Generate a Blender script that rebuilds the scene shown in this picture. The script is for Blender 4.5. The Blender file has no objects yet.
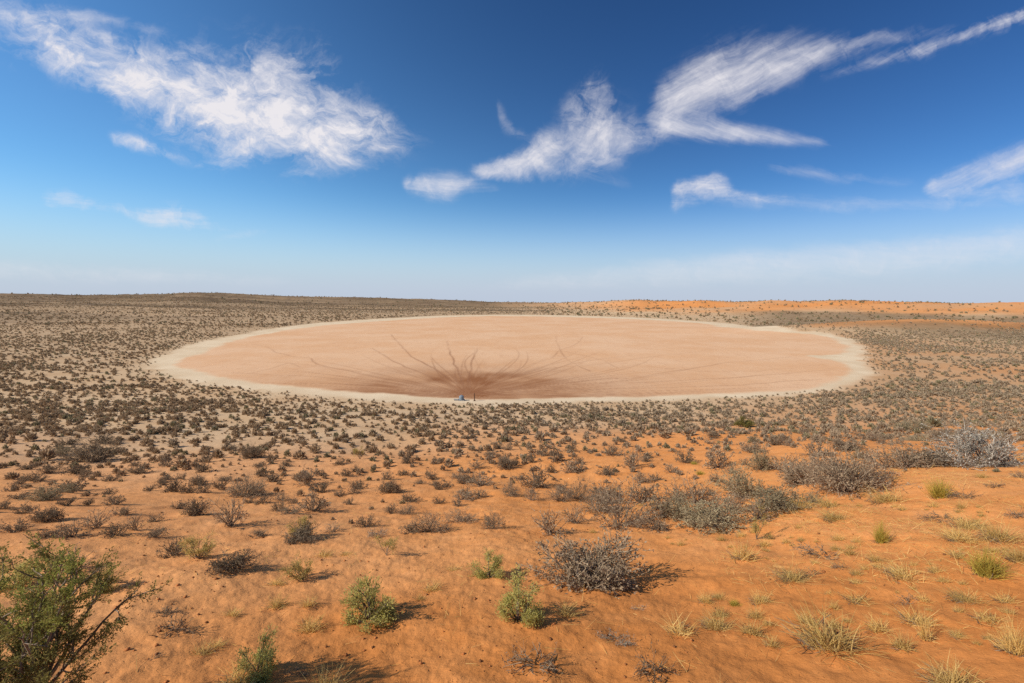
import bpy, math, random
import numpy as np
from mathutils import Vector, Matrix

# ------------------------------------------------------------------ camera
R = math.radians
EYE = 20.0                      # eye height above the dry pan floor (z = 0), metres
FPX = 455.0                     # focal length in pixels at 1024 wide
PITCH = math.atan((341.5 - 297.0) / FPX)
ROLL = R(0.30)
scene = bpy.context.scene
cam_data = bpy.data.cameras.new('camera')
cam_data.sensor_width = 36.0
cam_data.lens = FPX / 1024.0 * 36.0
cam_data.clip_start = 0.1
cam_data.clip_end = 30000.0
cam = bpy.data.objects.new('camera', cam_data)
scene.collection.objects.link(cam)
CAM_ROT = (Matrix.Rotation(R(90) - PITCH, 4, 'X') @ Matrix.Rotation(ROLL, 4, 'Z'))
cam.matrix_world = Matrix.Translation((0, 0, EYE)) @ CAM_ROT
scene.camera = cam
_M = np.array(CAM_ROT.to_3x3())

def ray(px, py):
    d = np.array([(px - 512.0) / FPX, -(py - 341.5) / FPX, -1.0])
    return _M @ d

def sky_uv(px, py):
    d = ray(px, py)
    return d[0] / d[1], d[2] / d[1]

# ------------------------------------------------------------------ render look
scene.view_settings.view_transform = 'Standard'
scene.view_settings.look = 'None'
scene.view_settings.gamma = 1.0
scene.view_settings.use_curve_mapping = False
scene.view_settings.exposure = 0.25
scene.cycles.max_bounces = 5
scene.cycles.diffuse_bounces = 3
scene.cycles.transparent_max_bounces = 8
scene.cycles.use_denoising = False

# ------------------------------------------------------------------ sun and sky
SUN_EL = R(37)
SUN_VEC = Vector((-0.93, -0.37, 0)).normalized()       # towards the sun, on the ground
SUN_DIR = Vector((SUN_VEC.x * math.cos(SUN_EL), SUN_VEC.y * math.cos(SUN_EL), math.sin(SUN_EL)))
sun_data = bpy.data.lights.new('sun', 'SUN')
sun_data.energy = 4.4
sun_data.angle = R(0.5)
sun_data.color = (1.0, 0.93, 0.82)
sun = bpy.data.objects.new('sun', sun_data)
scene.collection.objects.link(sun)
sun.rotation_euler = (-SUN_DIR).to_track_quat('-Z', 'Y').to_euler()

world = bpy.data.worlds.new('World')
scene.world = world
world.use_nodes = True
world.cycles.sampling_method = 'MANUAL'
world.cycles.sample_map_resolution = 256

class NT:
    """small helper for writing node maths"""
    def __init__(self, tree):
        self.t = tree; self.n = tree.nodes; self.l = tree.links
    def node(self, kind, **kw):
        n = self.n.new(kind)
        for k, v in kw.items(): setattr(n, k, v)
        return n
    def put(self, sock, v):
        if isinstance(v, bpy.types.NodeSocket): self.l.new(v, sock)
        elif v is not None: sock.default_value = v
    def m(self, op, a, b=None, c=None, clamp=False):
        n = self.node('ShaderNodeMath', operation=op, use_clamp=clamp)
        self.put(n.inputs[0], a); self.put(n.inputs[1], b); self.put(n.inputs[2], c)
        return n.outputs[0]
    def xyz(self, x, y, z=0.0):
        n = self.node('ShaderNodeCombineXYZ')
        self.put(n.inputs[0], x); self.put(n.inputs[1], y); self.put(n.inputs[2], z)
        return n.outputs[0]
    def noise(self, vec, scale, detail=5, rough=0.55, dist=0.0, lac=2.0, dims='3D'):
        n = self.node('ShaderNodeTexNoise', noise_dimensions=dims)
        if vec is not None: self.put(n.inputs['Vector'], vec)
        n.inputs['Scale'].default_value = scale; n.inputs['Detail'].default_value = detail
        n.inputs['Roughness'].default_value = rough; n.inputs['Distortion'].default_value = dist
        n.inputs['Lacunarity'].default_value = lac
        return n.outputs['Fac']
    def ramp(self, v, lo, hi, a=0.0, b=1.0, smooth=True):
        n = self.node('ShaderNodeMapRange', interpolation_type='SMOOTHSTEP' if smooth else 'LINEAR', clamp=True)
        self.put(n.inputs[0], v); self.put(n.inputs[1], lo); self.put(n.inputs[2], hi); self.put(n.inputs[3], a); self.put(n.inputs[4], b)
        return n.outputs[0]
    def mix(self, f, a, b, blend='MIX'):
        n = self.node('ShaderNodeMix', data_type='RGBA', blend_type=blend)
        self.put(n.inputs[0], f)
        for s, v in ((n.inputs[6], a), (n.inputs[7], b)):
            if isinstance(v, tuple) and len(v) == 3: v = (*v, 1.0)
            self.put(s, v)
        return n.outputs[2]
    def curve(self, v, pts):
        n = self.node('ShaderNodeFloatCurve')
        c = n.mapping.curves[0]
        while len(c.points) > 2: c.points.remove(c.points[1])
        pts = sorted(pts)
        if pts[0][0] > 1e-4: pts = [(0.0, pts[0][1])] + pts
        if pts[-1][0] < 1 - 1e-4: pts = pts + [(1.0, pts[-1][1])]
        c.points[0].location = pts[0]; c.points[-1].location = pts[-1]
        for p in pts[1:-1]: c.points.new(*p)
        for p in c.points: p.handle_type = 'AUTO_CLAMPED'
        n.mapping.update()
        self.put(n.inputs['Value'], v)
        return n.outputs[0]

def build_sky():
    T = NT(world.node_tree)
    for n in list(T.n): T.n.remove(n)
    out = T.node('ShaderNodeOutputWorld'); bg = T.node('ShaderNodeBackground')
    bg.inputs['Strength'].default_value = 0.1
    T.l.new(bg.outputs[0], out.inputs[0])
    sky = T.node('ShaderNodeTexSky', sky_type='NISHITA', sun_disc=False, sun_elevation=SUN_EL)
    sky.sun_rotation = math.atan2(SUN_VEC.x, SUN_VEC.y)
    sky.altitude = 900.0; sky.air_density = 1.0; sky.dust_density = 0.6; sky.ozone_density = 2.0
    hsv = T.node('ShaderNodeHueSaturation')
    hsv.inputs['Saturation'].default_value = SKY_SAT; hsv.inputs['Value'].default_value = 1.0
    gam = T.node('ShaderNodeGamma'); gam.inputs[1].default_value = SKY_GAM
    T.l.new(sky.outputs[0], gam.inputs[0]); T.l.new(gam.outputs[0], hsv.inputs['Color'])
    mul = T.mix(1.0, hsv.outputs[0], SKY_MUL, 'MULTIPLY')
    base = mul
    # direction on a tangent plane facing north: u to the east, v upwards
    geo = T.node('ShaderNodeTexCoord')
    sep = T.node('ShaderNodeSeparateXYZ'); T.l.new(geo.outputs['Generated'], sep.inputs[0])
    dx, dy, dz = sep.outputs
    dyc = T.m('MAXIMUM', dy, 0.05)
    u = T.m('DIVIDE', dx, dyc); v = T.m('DIVIDE', dz, dyc)
    front = T.ramp(dy, 0.1, 0.3)
    # the sky is deepest away from the sun (north-east, high up) and paler on the sun's side
    away = T.m('ADD', T.m('MULTIPLY', dx, 0.62), T.m('ADD', T.m('MULTIPLY', dy, 0.42), T.m('MULTIPLY', dz, 0.66)))
    deep = T.ramp(away, 0.1, 1.0)
    base = T.mix(deep, base, T.mix(1.0, base, (0.40, 0.47, 0.60), 'MULTIPLY'))

    sunny = T.ramp(away, -0.55, 0.25)
    base = T.mix(sunny, T.mix(1.0, base, (0.66, 0.74, 0.74), 'MULTIPLY'), base)
    # thin white air towards the horizon
    hz = T.ramp(dz, 0.0, SKY_HZ_TOP, 1.0, 0.0)
    base = T.mix(T.m('MULTIPLY', T.m('POWER', hz, 1.5), SKY_HZ), base, SKY_HZ_COL)

    def fibre(angle, sx, sy, seed, warp, detail=7, rough=0.62):
        c, s = math.cos(angle), math.sin(angle)
        a = T.m('ADD', T.m('MULTIPLY', u, c), T.m('MULTIPLY', v, s))
        b = T.m('SUBTRACT', T.m('MULTIPLY', v, c), T.m('MULTIPLY', u, s))
        w = T.m('SUBTRACT', T.noise(T.xyz(u, v, seed + 3.3), 5.0, 3, 0.5), 0.5)
        b2 = T.m('ADD', b, T.m('MULTIPLY', w, warp))
        a2 = T.m('ADD', a, T.m('MULTIPLY', w, warp * -0.7))
        n1 = T.noise(T.xyz(T.m('MULTIPLY', a2, sx), T.m('MULTIPLY', b2, sy), seed), 1.0, detail, rough)
        n2 = T.noise(T.xyz(T.m('MULTIPLY', a2, sx * 2.2), T.m('MULTIPLY', b2, sy * 2.9), seed + 5.0), 1.0, 5, 0.6)
        return T.m('ADD', T.m('MULTIPLY', n1, 0.62), T.m('MULTIPLY', n2, 0.38))

    # slow + fine warps shared by all the strokes
    wa = T.m('SUBTRACT', T.noise(T.xyz(u, v, 11.0), 9.0, 5, 0.6), 0.5)
    wb = T.m('SUBTRACT', T.noise(T.xyz(u, v, 23.0), 9.0, 5, 0.6), 0.5)
    F = {}
    total = None
    fl1 = T.noise(T.xyz(T.m('ADD', T.m('MULTIPLY', wa, 0.12), u), T.m('ADD', T.m('MULTIPLY', wb, 0.12), T.m('MULTIPLY', v, 1.5)), 41.0), 11.0, 9, 0.66, 0.6)
    fluff = T.ramp(fl1, 0.25, 0.75, 0.0, 1.0, False)
    for (pts, up, dn, amp, fib, contrast, warp) in CLOUDS:
        fl = FLUFF[fib]
        key = fib
        if key not in F: F[key] = fibre(*FIBRES[fib])
        q = [sky_uv(p[0], p[1]) for p in pts]
        u0, u1 = q[0][0], q[-1][0]
        v0 = min(a[1] for a in q) - 0.05; v1 = max(a[1] for a in q) + 0.05
        uu = T.m('ADD', u, T.m('MULTIPLY', wa, warp))
        vv = T.m('ADD', v, T.m('MULTIPLY', wb, warp))
        t = T.m('DIVIDE', T.m('SUBTRACT', uu, u0), u1 - u0)
        tn = [min(max((a[0] - u0) / (u1 - u0), 0.0), 1.0) for a in q]
        cy = T.curve(t, [(x, (a[1] - v0) / (v1 - v0)) for x, a in zip(tn, q)])
        cy = T.m('MULTIPLY_ADD', cy, v1 - v0, v0)
        hm = max(p[2] for p in pts)
        hh = T.curve(t, [(x, p[2] / hm) for x, p in zip(tn, pts)])
        hh = T.m('MULTIPLY', hh, hm / FPX * CLOUD_WIDE)
        st = T.curve(t, [(x, p[3]) for x, p in zip(tn, pts)])
        d = T.m('DIVIDE', T.m('SUBTRACT', vv, cy), hh)
        du = T.m('DIVIDE', T.m('MAXIMUM', d, 0.0), up); dd = T.m('DIVIDE', T.m('MAXIMUM', T.m('MULTIPLY', d, -1.0), 0.0), dn)
        e = T.m('ADD', du, dd)
        mask = T.m('MULTIPLY', T.m('POWER', T.ramp(e, 0.0, 1.0, 1.0, 0.0), 1.35), st)
        ends = T.m('MULTIPLY', T.ramp(t, 0.0, 0.1), T.ramp(t, 0.85, 1.0, 1.0, 0.0))
        mask = T.m('MULTIPLY', mask, ends)
        f = T.m('SUBTRACT', T.m('ADD', T.m('MULTIPLY', F[key], 1 - fl), T.m('MULTIPLY', fluff, fl)), 0.5)
        g = T.m('MULTIPLY_ADD', f, contrast * CL_CON, mask)
        dens = T.m('MULTIPLY', T.m('POWER', T.ramp(g, CL_LO, CL_HI, 0.0, 1.0, False), CL_POW), amp * 1.1)
        dens = T.m('MULTIPLY', dens, T.ramp(mask, 0.0, 0.7), clamp=True)
        total = dens if total is None else T.m('SUBTRACT', T.m('ADD', total, dens), T.m('MULTIPLY', total, dens))
    total = T.m('MULTIPLY', T.m('MULTIPLY', total, front), T.ramp(dz, 0.0, 0.03), clamp=True)
    col = T.mix(total, base, CLOUD_COL)
    T.l.new(col, bg.inputs['Color'])

SKY_SAT = 1.05; SKY_GAM = 1.30; SKY_MUL = (0.58, 0.77, 0.79)
SKY_HZ = 0.92; SKY_HZ_TOP = 0.24; SKY_HZ_COL = (4.3, 4.85, 6.05)
CLOUD_COL = (7.0, 6.8, 7.1)
CLOUD_WIDE = 1.95; CL_LO = 0.12; CL_HI = 1.30; CL_POW = 1.4; CL_CON = 1.6
# fibre direction (radians), stretch along, stretch across, seed, warp
FIBRES = {
    'down_right': (R(-22), 7.0, 26.0, 1.7, 0.10),
    'flat':       (R(-4), 5.0, 40.0, 7.1, 0.05),
    'up_right':   (R(27), 5.0, 34.0, 13.3, 0.05),
    'tuft':       (R(50), 9.0, 22.0, 19.9, 0.14),
    'tail':       (R(-14), 5.0, 44.0, 29.5, 0.04),
}
FLUFF = {'down_right': 0.55, 'flat': 0.4, 'up_right': 0.3, 'tuft': 0.45, 'tail': 0.25}
# spine points (pixel x, pixel y of the photograph's sky, half thickness, strength), softness up / down, opacity, fibre, contrast, warp
CLOUDS = [
    ([(-60, 10, 25, .5), (0, 30, 30, .55), (50, 45, 30, .75), (110, 75, 34, .9), (170, 98, 42, .95), (230, 115, 50, 1), (290, 125, 48, 1), (340, 134, 38, .95), (390, 140, 24, .8), (450, 144, 10, .4)], 1.2, .9, 1.1, 'down_right', 1.45, .05),
    ([(-60, 5, 10, .5), (0, 10, 11, .6), (70, 14, 9, .6), (120, 22, 8, .55), (190, 36, 6, .3)], 1, 1, .6, 'flat', 1.3, .02),
    ([(225, 70, 22, .3), (245, 60, 30, .55), (270, 70, 36, .6), (300, 70, 34, .55), (325, 60, 26, .5), (350, 55, 18, .3)], 1, 1, .6, 'tuft', 2.0, .07),
    ([(105, 136, 7, .5), (140, 145, 9, .7), (180, 158, 7, .4), (215, 166, 6, .2)], 1, 1, .85, 'down_right', 1.6, .03),
    ([(30, 198, 6, .5), (70, 201, 10, .8), (110, 207, 6, .5), (150, 216, 9, .75), (180, 217, 12, .8), (215, 226, 8, .5), (250, 234, 6, .2)], 1, 1, .85, 'flat', 1.7, .03),
    ([(210, 241, 5, .3), (240, 236, 6, .5), (275, 230, 4, .3)], 1, 1, .35, 'flat', 1.5, .02),
    ([(396, 181, 6, .5), (415, 187, 12, .8), (440, 189, 14, .9), (470, 186, 10, .6), (510, 190, 6, .3)], 1, .9, .9, 'flat', 1.3, .03),
    ([(462, 172, 5, .7), (490, 173, 9, .95), (515, 168, 14, 1), (545, 158, 24, .9), (580, 145, 34, .85), (615, 140, 32, .8), (650, 134, 18, .6), (685, 130, 10, .3)], 1.1, .9, .92, 'tuft', 1.25, .045),
    ([(555, 120, 14, .3), (580, 112, 26, .6), (597, 105, 30, .7), (620, 115, 20, .3)], 1, 1, .6, 'tuft', 2.0, .06),
    ([(494, 98, 12, .2), (500, 112, 14, .55), (512, 128, 9, .5), (530, 137, 7, .35), (560, 140, 6, .2)], 1, 1, .6, 'tuft', 1.4, .03),
    ([(560, 170, 6, .4), (590, 176, 8, .5), (640, 185, 6, .3)], 1, 1, .45, 'tail', 1.5, .03),
    ([(634, 112, 10, .7), (655, 107, 22, 1), (690, 92, 28, 1), (730, 78, 30, 1), (770, 66, 25, .95), (810, 56, 18, .8), (850, 48, 13, .6), (900, 38, 10, .45), (980, 22, 6, .2)], 1.1, 1, .95, 'up_right', 1.3, .035),
    ([(634, 116, 8, .7), (665, 124, 14, .95), (700, 128, 15, .95), (740, 134, 12, .8), (790, 139, 8, .6), (850, 147, 5, .3)], 1.1, .9, .85, 'tail', 1.2, .03),
    ([(790, 80, 5, .1), (840, 71, 7, .3), (885, 60, 8, .5), (930, 46, 9, .6), (980, 30, 9, .65), (1030, 12, 9, .65), (1120, -25, 8, .5)], 1, 1, .8, 'up_right', 2.2, .03),
    ([(662, 200, 8, .6), (682, 194, 13, .9), (710, 188, 13, .85), (745, 197, 7, .5), (800, 201, 6, .4)], 1, 1, .9, 'flat', 1.5, .035),
    ([(755, 166, 4, .3), (790, 171, 8, .6), (850, 177, 8, .5), (930, 184, 6, .3)], 1, 1, .5, 'tail', 1.4, .03),
    ([(690, 202, 6, .4), (780, 203, 9, .55), (870, 205, 9, .55), (960, 204, 8, .5), (1060, 200, 8, .4)], 1, 1, .5, 'flat', 1.2, .03),
    ([(915, 197, 5, .5), (935, 187, 12, .8), (965, 176, 16, .9), (1000, 166, 17, .9), (1040, 150, 18, .9), (1100, 130, 18, .7)], 1, 1.2, .7, 'up_right', 1.4, .035),
    ([(930, 195, 8, .5), (980, 192, 14, .6), (1040, 188, 16, .6), (1100, 180, 14, .5)], 1, 1, .45, 'flat', 1.2, .03),
    ([(440, 292, 6, .3), (560, 280, 12, .6), (680, 270, 16, .8), (800, 262, 18, .9), (920, 252, 18, .9), (1040, 240, 18, .9), (1120, 230, 16, .8)], 1, 1.3, .5, 'flat', .9, .02),
    ([(-80, 268, 10, .6), (60, 272, 12, .6), (200, 278, 10, .5), (330, 284, 8, .3)], 1, 1.2, .5, 'flat', 1.1, .02),
]
build_sky()

# ------------------------------------------------------------------ terrain
_perm = np.random.RandomState(7).permutation(4096)
_val = np.random.RandomState(8).rand(4096)

def vnoise(x, y):
    xi = np.floor(x).astype(np.int64); yi = np.floor(y).astype(np.int64)
    fx = x - xi; fy = y - yi
    fx = fx * fx * fx * (fx * (fx * 6 - 15) + 10); fy = fy * fy * fy * (fy * (fy * 6 - 15) + 10)
    def h(a, b): return _val[_perm[(a + _perm[b & 4095]) & 4095]]
    a = h(xi, yi); b = h(xi + 1, yi); c = h(xi, yi + 1); d = h(xi + 1, yi + 1)
    return (a + (b - a) * fx) * (1 - fy) + (c + (d - c) * fx) * fy

def fbm(x, y, oct=4, gain=0.5):
    s = 0.0; a = 1.0; t = 0.0
    for i in range(oct):
        s = s + a * (vnoise(x * 2 ** i + 17.3 * i, y * 2 ** i - 9.1 * i) - 0.5); t += a; a *= gain
    return s / t * 2

def sstep(a, b, x):
    t = np.clip((x - a) / (b - a), 0, 1)
    return t * t * (3 - 2 * t)

SKYLINE = [(-200, 295), (0, 294.3), (90, 295), (150, 294.3), (178, 293), (200, 292.3), (240, 294), (290, 296.3), (360, 297.6), (440, 300), (500, 302.2), (560, 302.6),
           (600, 301.6), (622, 300.4), (640, 299.8), (658, 300.6), (680, 301.2), (700, 300.6), (722, 301.4), (742, 301.8), (768, 301.0), (800, 301.7), (826, 300.6), (846, 300.2), (866, 301.2), (900, 302.4), (924, 302.0), (960, 303.6), (1024, 304.4), (1200, 307)]
_az, _tz = [], []
for _p in SKYLINE:
    _d = ray(*_p); _az.append(math.atan2(_d[0], _d[1])); _tz.append(_d[2] / math.hypot(_d[0], _d[1]))

_PROF_Y = np.arange(-60, 260, 0.25)
_PROF_Z = np.interp(_PROF_Y, [-60, 0, 3, 6, 10, 16, 25, 40, 60, 75, 87, 95, 300], [19.0, 16.6, 15.9, 15.05, 13.9, 12.1, 9.6, 6.0, 2.7, 1.0, 0.15, -0.6, -3.0])
_k = np.exp(-(np.arange(-24, 25) / 10.0) ** 2); _k /= _k.sum()
_PROF_Z = np.convolve(np.pad(_PROF_Z, 24, 'edge'), _k, 'valid')

def slope_of(x, y):
    """height of the near dune's plane before it is levelled out into the plain"""
    s = np.interp(y, _PROF_Y, _PROF_Z)
    s = s + 1.9 * sstep(2, 22, x) * (1 - sstep(24, 75, y))
    s = s + 0.5 * fbm(x * 0.06 + 3, y * 0.09, 2) * sstep(4, 12, y) * (1 - sstep(60, 85, y))
    return s

def height(x, y, fine=True):
    x = np.asarray(x, float); y = np.asarray(y, float)
    s = slope_of(x, y)
    w = 0.6
    z = np.where(s > w, s, np.where(s < -w, 0.0, (s + w) ** 2 / (4 * w)))
    on = np.clip(s / 4, 0, 1)
    r = np.hypot(x, y); az = np.arctan2(x, y)
    tz = np.interp(az, _az, _tz)
    rr = np.interp(az, [-0.9, -0.3, 0.0, 0.25, 0.9], [1500, 1450, 1350, 900, 760])
    rs = np.interp(az, [-0.9, -0.3, 0.0, 0.25, 0.9], [520, 600, 640, 500, 400])
    ridge = EYE + tz * rr - 0.6
    f = sstep(rs, rr, r)
    # the country falls away again behind the skyline
    ridge = ridge + (np.minimum(tz, 0) * 1.15 - 0.0016) * np.maximum(r - rr * 1.04, 0)
    z = z + np.where(y > 0, ridge * f, 0)
    und = fbm(x * 0.006 + 5, y * 0.014, 3)
    z = z + (und * 5.0 + 4.0 * fbm(x * 0.014, y * 0.03 + 7, 3)) * np.clip(f * 2.0, 0, 1) * (1 - sstep(0.85, 1.15, r / rr)) * np.where(y > 0, 1, 0)
    # low orange dune standing behind the east end of the pan
    z = z + 7.6 * np.exp(-((x - 262) / 105) ** 2 - ((y - 282 - 0.05 * (x - 250)) / 24) ** 2)
    if fine:
        nr = 1 - sstep(30, 90, r)
        z = z + on * nr * (0.16 * fbm(x * 0.35, y * 0.35, 3) + 0.045 * fbm(x * 1.7 + 9, y * 2.2, 3))
        vn = 1 - sstep(10, 26, r)
        z = z + on * vn * 0.020 * fbm(x * 6.5, y * 6.5, 3)
    return z

def to_ground(px, py):
    """where the sight line through a point of the photograph meets the terrain"""
    d = ray(px, py)
    t = np.geomspace(2, 6000, 1500)
    P = d[None, :] * t[:, None]
    below = P[:, 2] + EYE < height(P[:, 0], P[:, 1], False)
    i = int(np.argmax(below))
    if not below.any(): i = len(t) - 1
    lo, hi = t[max(i - 1, 0)], t[i]
    for _ in range(30):
        m = 0.5 * (lo + hi); p = d * m
        if p[2] + EYE < float(height(p[0], p[1], True)): hi = m
        else: lo = m
    p = d * hi
    return float(p[0]), float(p[1])

def to_pixel(x, y, z):
    c = _M.T @ np.array([x, y, z - EYE])
    return 512 + FPX * c[0] / -c[2], 341.5 - FPX * c[1] / -c[2]

def closed_spline(P, n=8):
    P = np.array(P); m = len(P); out = []
    for i in range(m):
        a, b, c, d = P[i - 1], P[i], P[(i + 1) % m], P[(i + 2) % m]
        for k in range(n):
            t = k / n
            out.append(0.5 * ((2 * b) + (c - a) * t + (2 * a - 5 * b + 4 * c - d) * t * t + (3 * b - a - 3 * c + d) * t ** 3))
    return np.array(out)

PAN_EDGE = [(178, 366), (190, 357), (213, 347.5), (250, 337), (300, 328.5), (345, 323.8), (400, 319.8), (440, 317.6), (490, 316.2), (530, 316.2), (580, 317.4), (640, 319.6), (700, 323.4), (740, 328),
            (775, 331), (810, 334.5), (832, 339), (846, 345), (849, 350), (836, 354), (815, 356.5), (836, 360.5), (848, 367), (850, 373), (845, 380), (825, 386), (780, 390.5), (720, 394.5), (650, 397.5), (560, 398.8), (500, 399), (470, 399.5), (440, 398.3),
            (400, 396), (330, 391), (270, 384), (215, 376.5), (188, 371)]
RIM_EDGE = [(152, 366), (161, 356.5), (180, 347.5), (215, 339), (260, 331), (300, 325), (345, 321), (400, 317.6), (440, 315.8), (490, 314.8), (530, 314.8), (580, 315.8), (640, 317.8), (700, 321.3), (740, 325),
            (790, 328.5), (822, 332.5), (848, 338.5), (862, 345), (864, 351), (864, 358), (871, 366), (874, 374), (864, 381.5), (836, 389.5), (780, 394.8), (720, 398.5), (650, 401.3), (560, 403), (480, 404),
            (420, 402.8), (330, 397.5), (270, 391.8), (215, 384.5), (172, 376)]
PAN_W = closed_spline([to_ground(*p) for p in PAN_EDGE])
RIM_W = closed_spline([to_ground(*p) for p in RIM_EDGE])

def seg_dist(px, py, P, closed=True):
    """distance of many points to a polyline"""
    A = P; B = np.roll(P, -1, 0)
    if not closed: A = P[:-1]; B = P[1:]
    best = np.full(px.shape, 1e9)
    for a, b in zip(A, B):
        d = b - a; L = max(d @ d, 1e-9)
        t = np.clip(((px - a[0]) * d[0] + (py - a[1]) * d[1]) / L, 0, 1)
        best = np.minimum(best, (px - a[0] - t * d[0]) ** 2 + (py - a[1] - t * d[1]) ** 2)
    return np.sqrt(best)

def inside(px, py, P):
    r = np.zeros(px.shape, bool); j = len(P) - 1
    for i in range(len(P)):
        yi, yj = P[i, 1], P[j, 1]
        c = (yi > py) != (yj > py)
        with np.errstate(divide='ignore', invalid='ignore'):
            xx = (P[j, 0] - P[i, 0]) * (py - yi) / (yj - yi) + P[i, 0]
        r ^= c & (px < xx); j = i
    return r

def sdist(px, py, P):
    d = seg_dist(px, py, P)
    return np.where(inside(px, py, P), d, -d)

WATER = np.array(to_ground(468, 394.5))
# animal paths over the pan (pixel polylines of the photograph, laid on the ground)
PATHS = [
    ([(391, 334.5), (401, 346), (412, 357), (428, 364.5), (438, 371), (452, 381), (466, 393)], 1.0),
    ([(372, 348), (383, 355), (398, 363.5), (414, 370), (424, 374), (448, 386)], 0.8),
    ([(447, 341), (448, 346), (452, 357), (455, 364.5), (458, 370), (465, 390)], 1.0),
    ([(478, 348), (476, 353), (471.6, 360.5), (471, 366.4), (468, 390)], 0.9),
    ([(253, 344), (267, 347), (278, 353), (296, 357), (310, 358.6), (317.5, 364), (340, 369), (380, 378), (440, 391)], 0.8),
    ([(247, 374), (267, 370), (284, 364), (288, 363), (300, 367)], 0.6),
    ([(218, 362), (250, 361), (285, 363), (330, 367), (360, 372)], 0.5),
    ([(230, 373), (300, 376), (345, 379), (400, 384), (450, 392)], 0.7),
    ([(300, 383), (340, 384), (400, 388), (455, 394)], 0.7),
    ([(330, 390), (390, 391), (450, 395)], 0.7),
    ([(556, 336), (556.5, 341), (560, 350), (566, 358.6), (577, 365.4), (590, 371)], 0.7),
    ([(583, 337), (578, 343), (569, 347), (560, 350), (552, 358)], 0.6),
    ([(560, 350.5), (585, 355.7), (604, 360.5), (618, 368)], 0.5),
    ([(468, 393), (500, 381), (530, 374), (549, 368), (570, 366), (598, 364.5), (650, 357), (720, 349)], 0.6),
    ([(468, 394), (520, 388), (560, 383), (604, 379), (631, 378), (655, 374), (686, 369), (730, 362.5), (790, 357)], 0.8),
    ([(468, 394), (530, 387), (570, 385), (628, 383), (730, 378), (830, 370)], 0.7),
    ([(468, 395), (540, 391), (640, 388), (740, 385), (820, 379)], 0.7),
    ([(468, 395), (540, 394), (620, 394), (700, 391)], 0.6),
    ([(680, 352), (720, 356), (760, 355), (800, 350)], 0.3),
    ([(640, 366), (700, 371), (760, 371), (830, 364)], 0.4),
]

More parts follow.
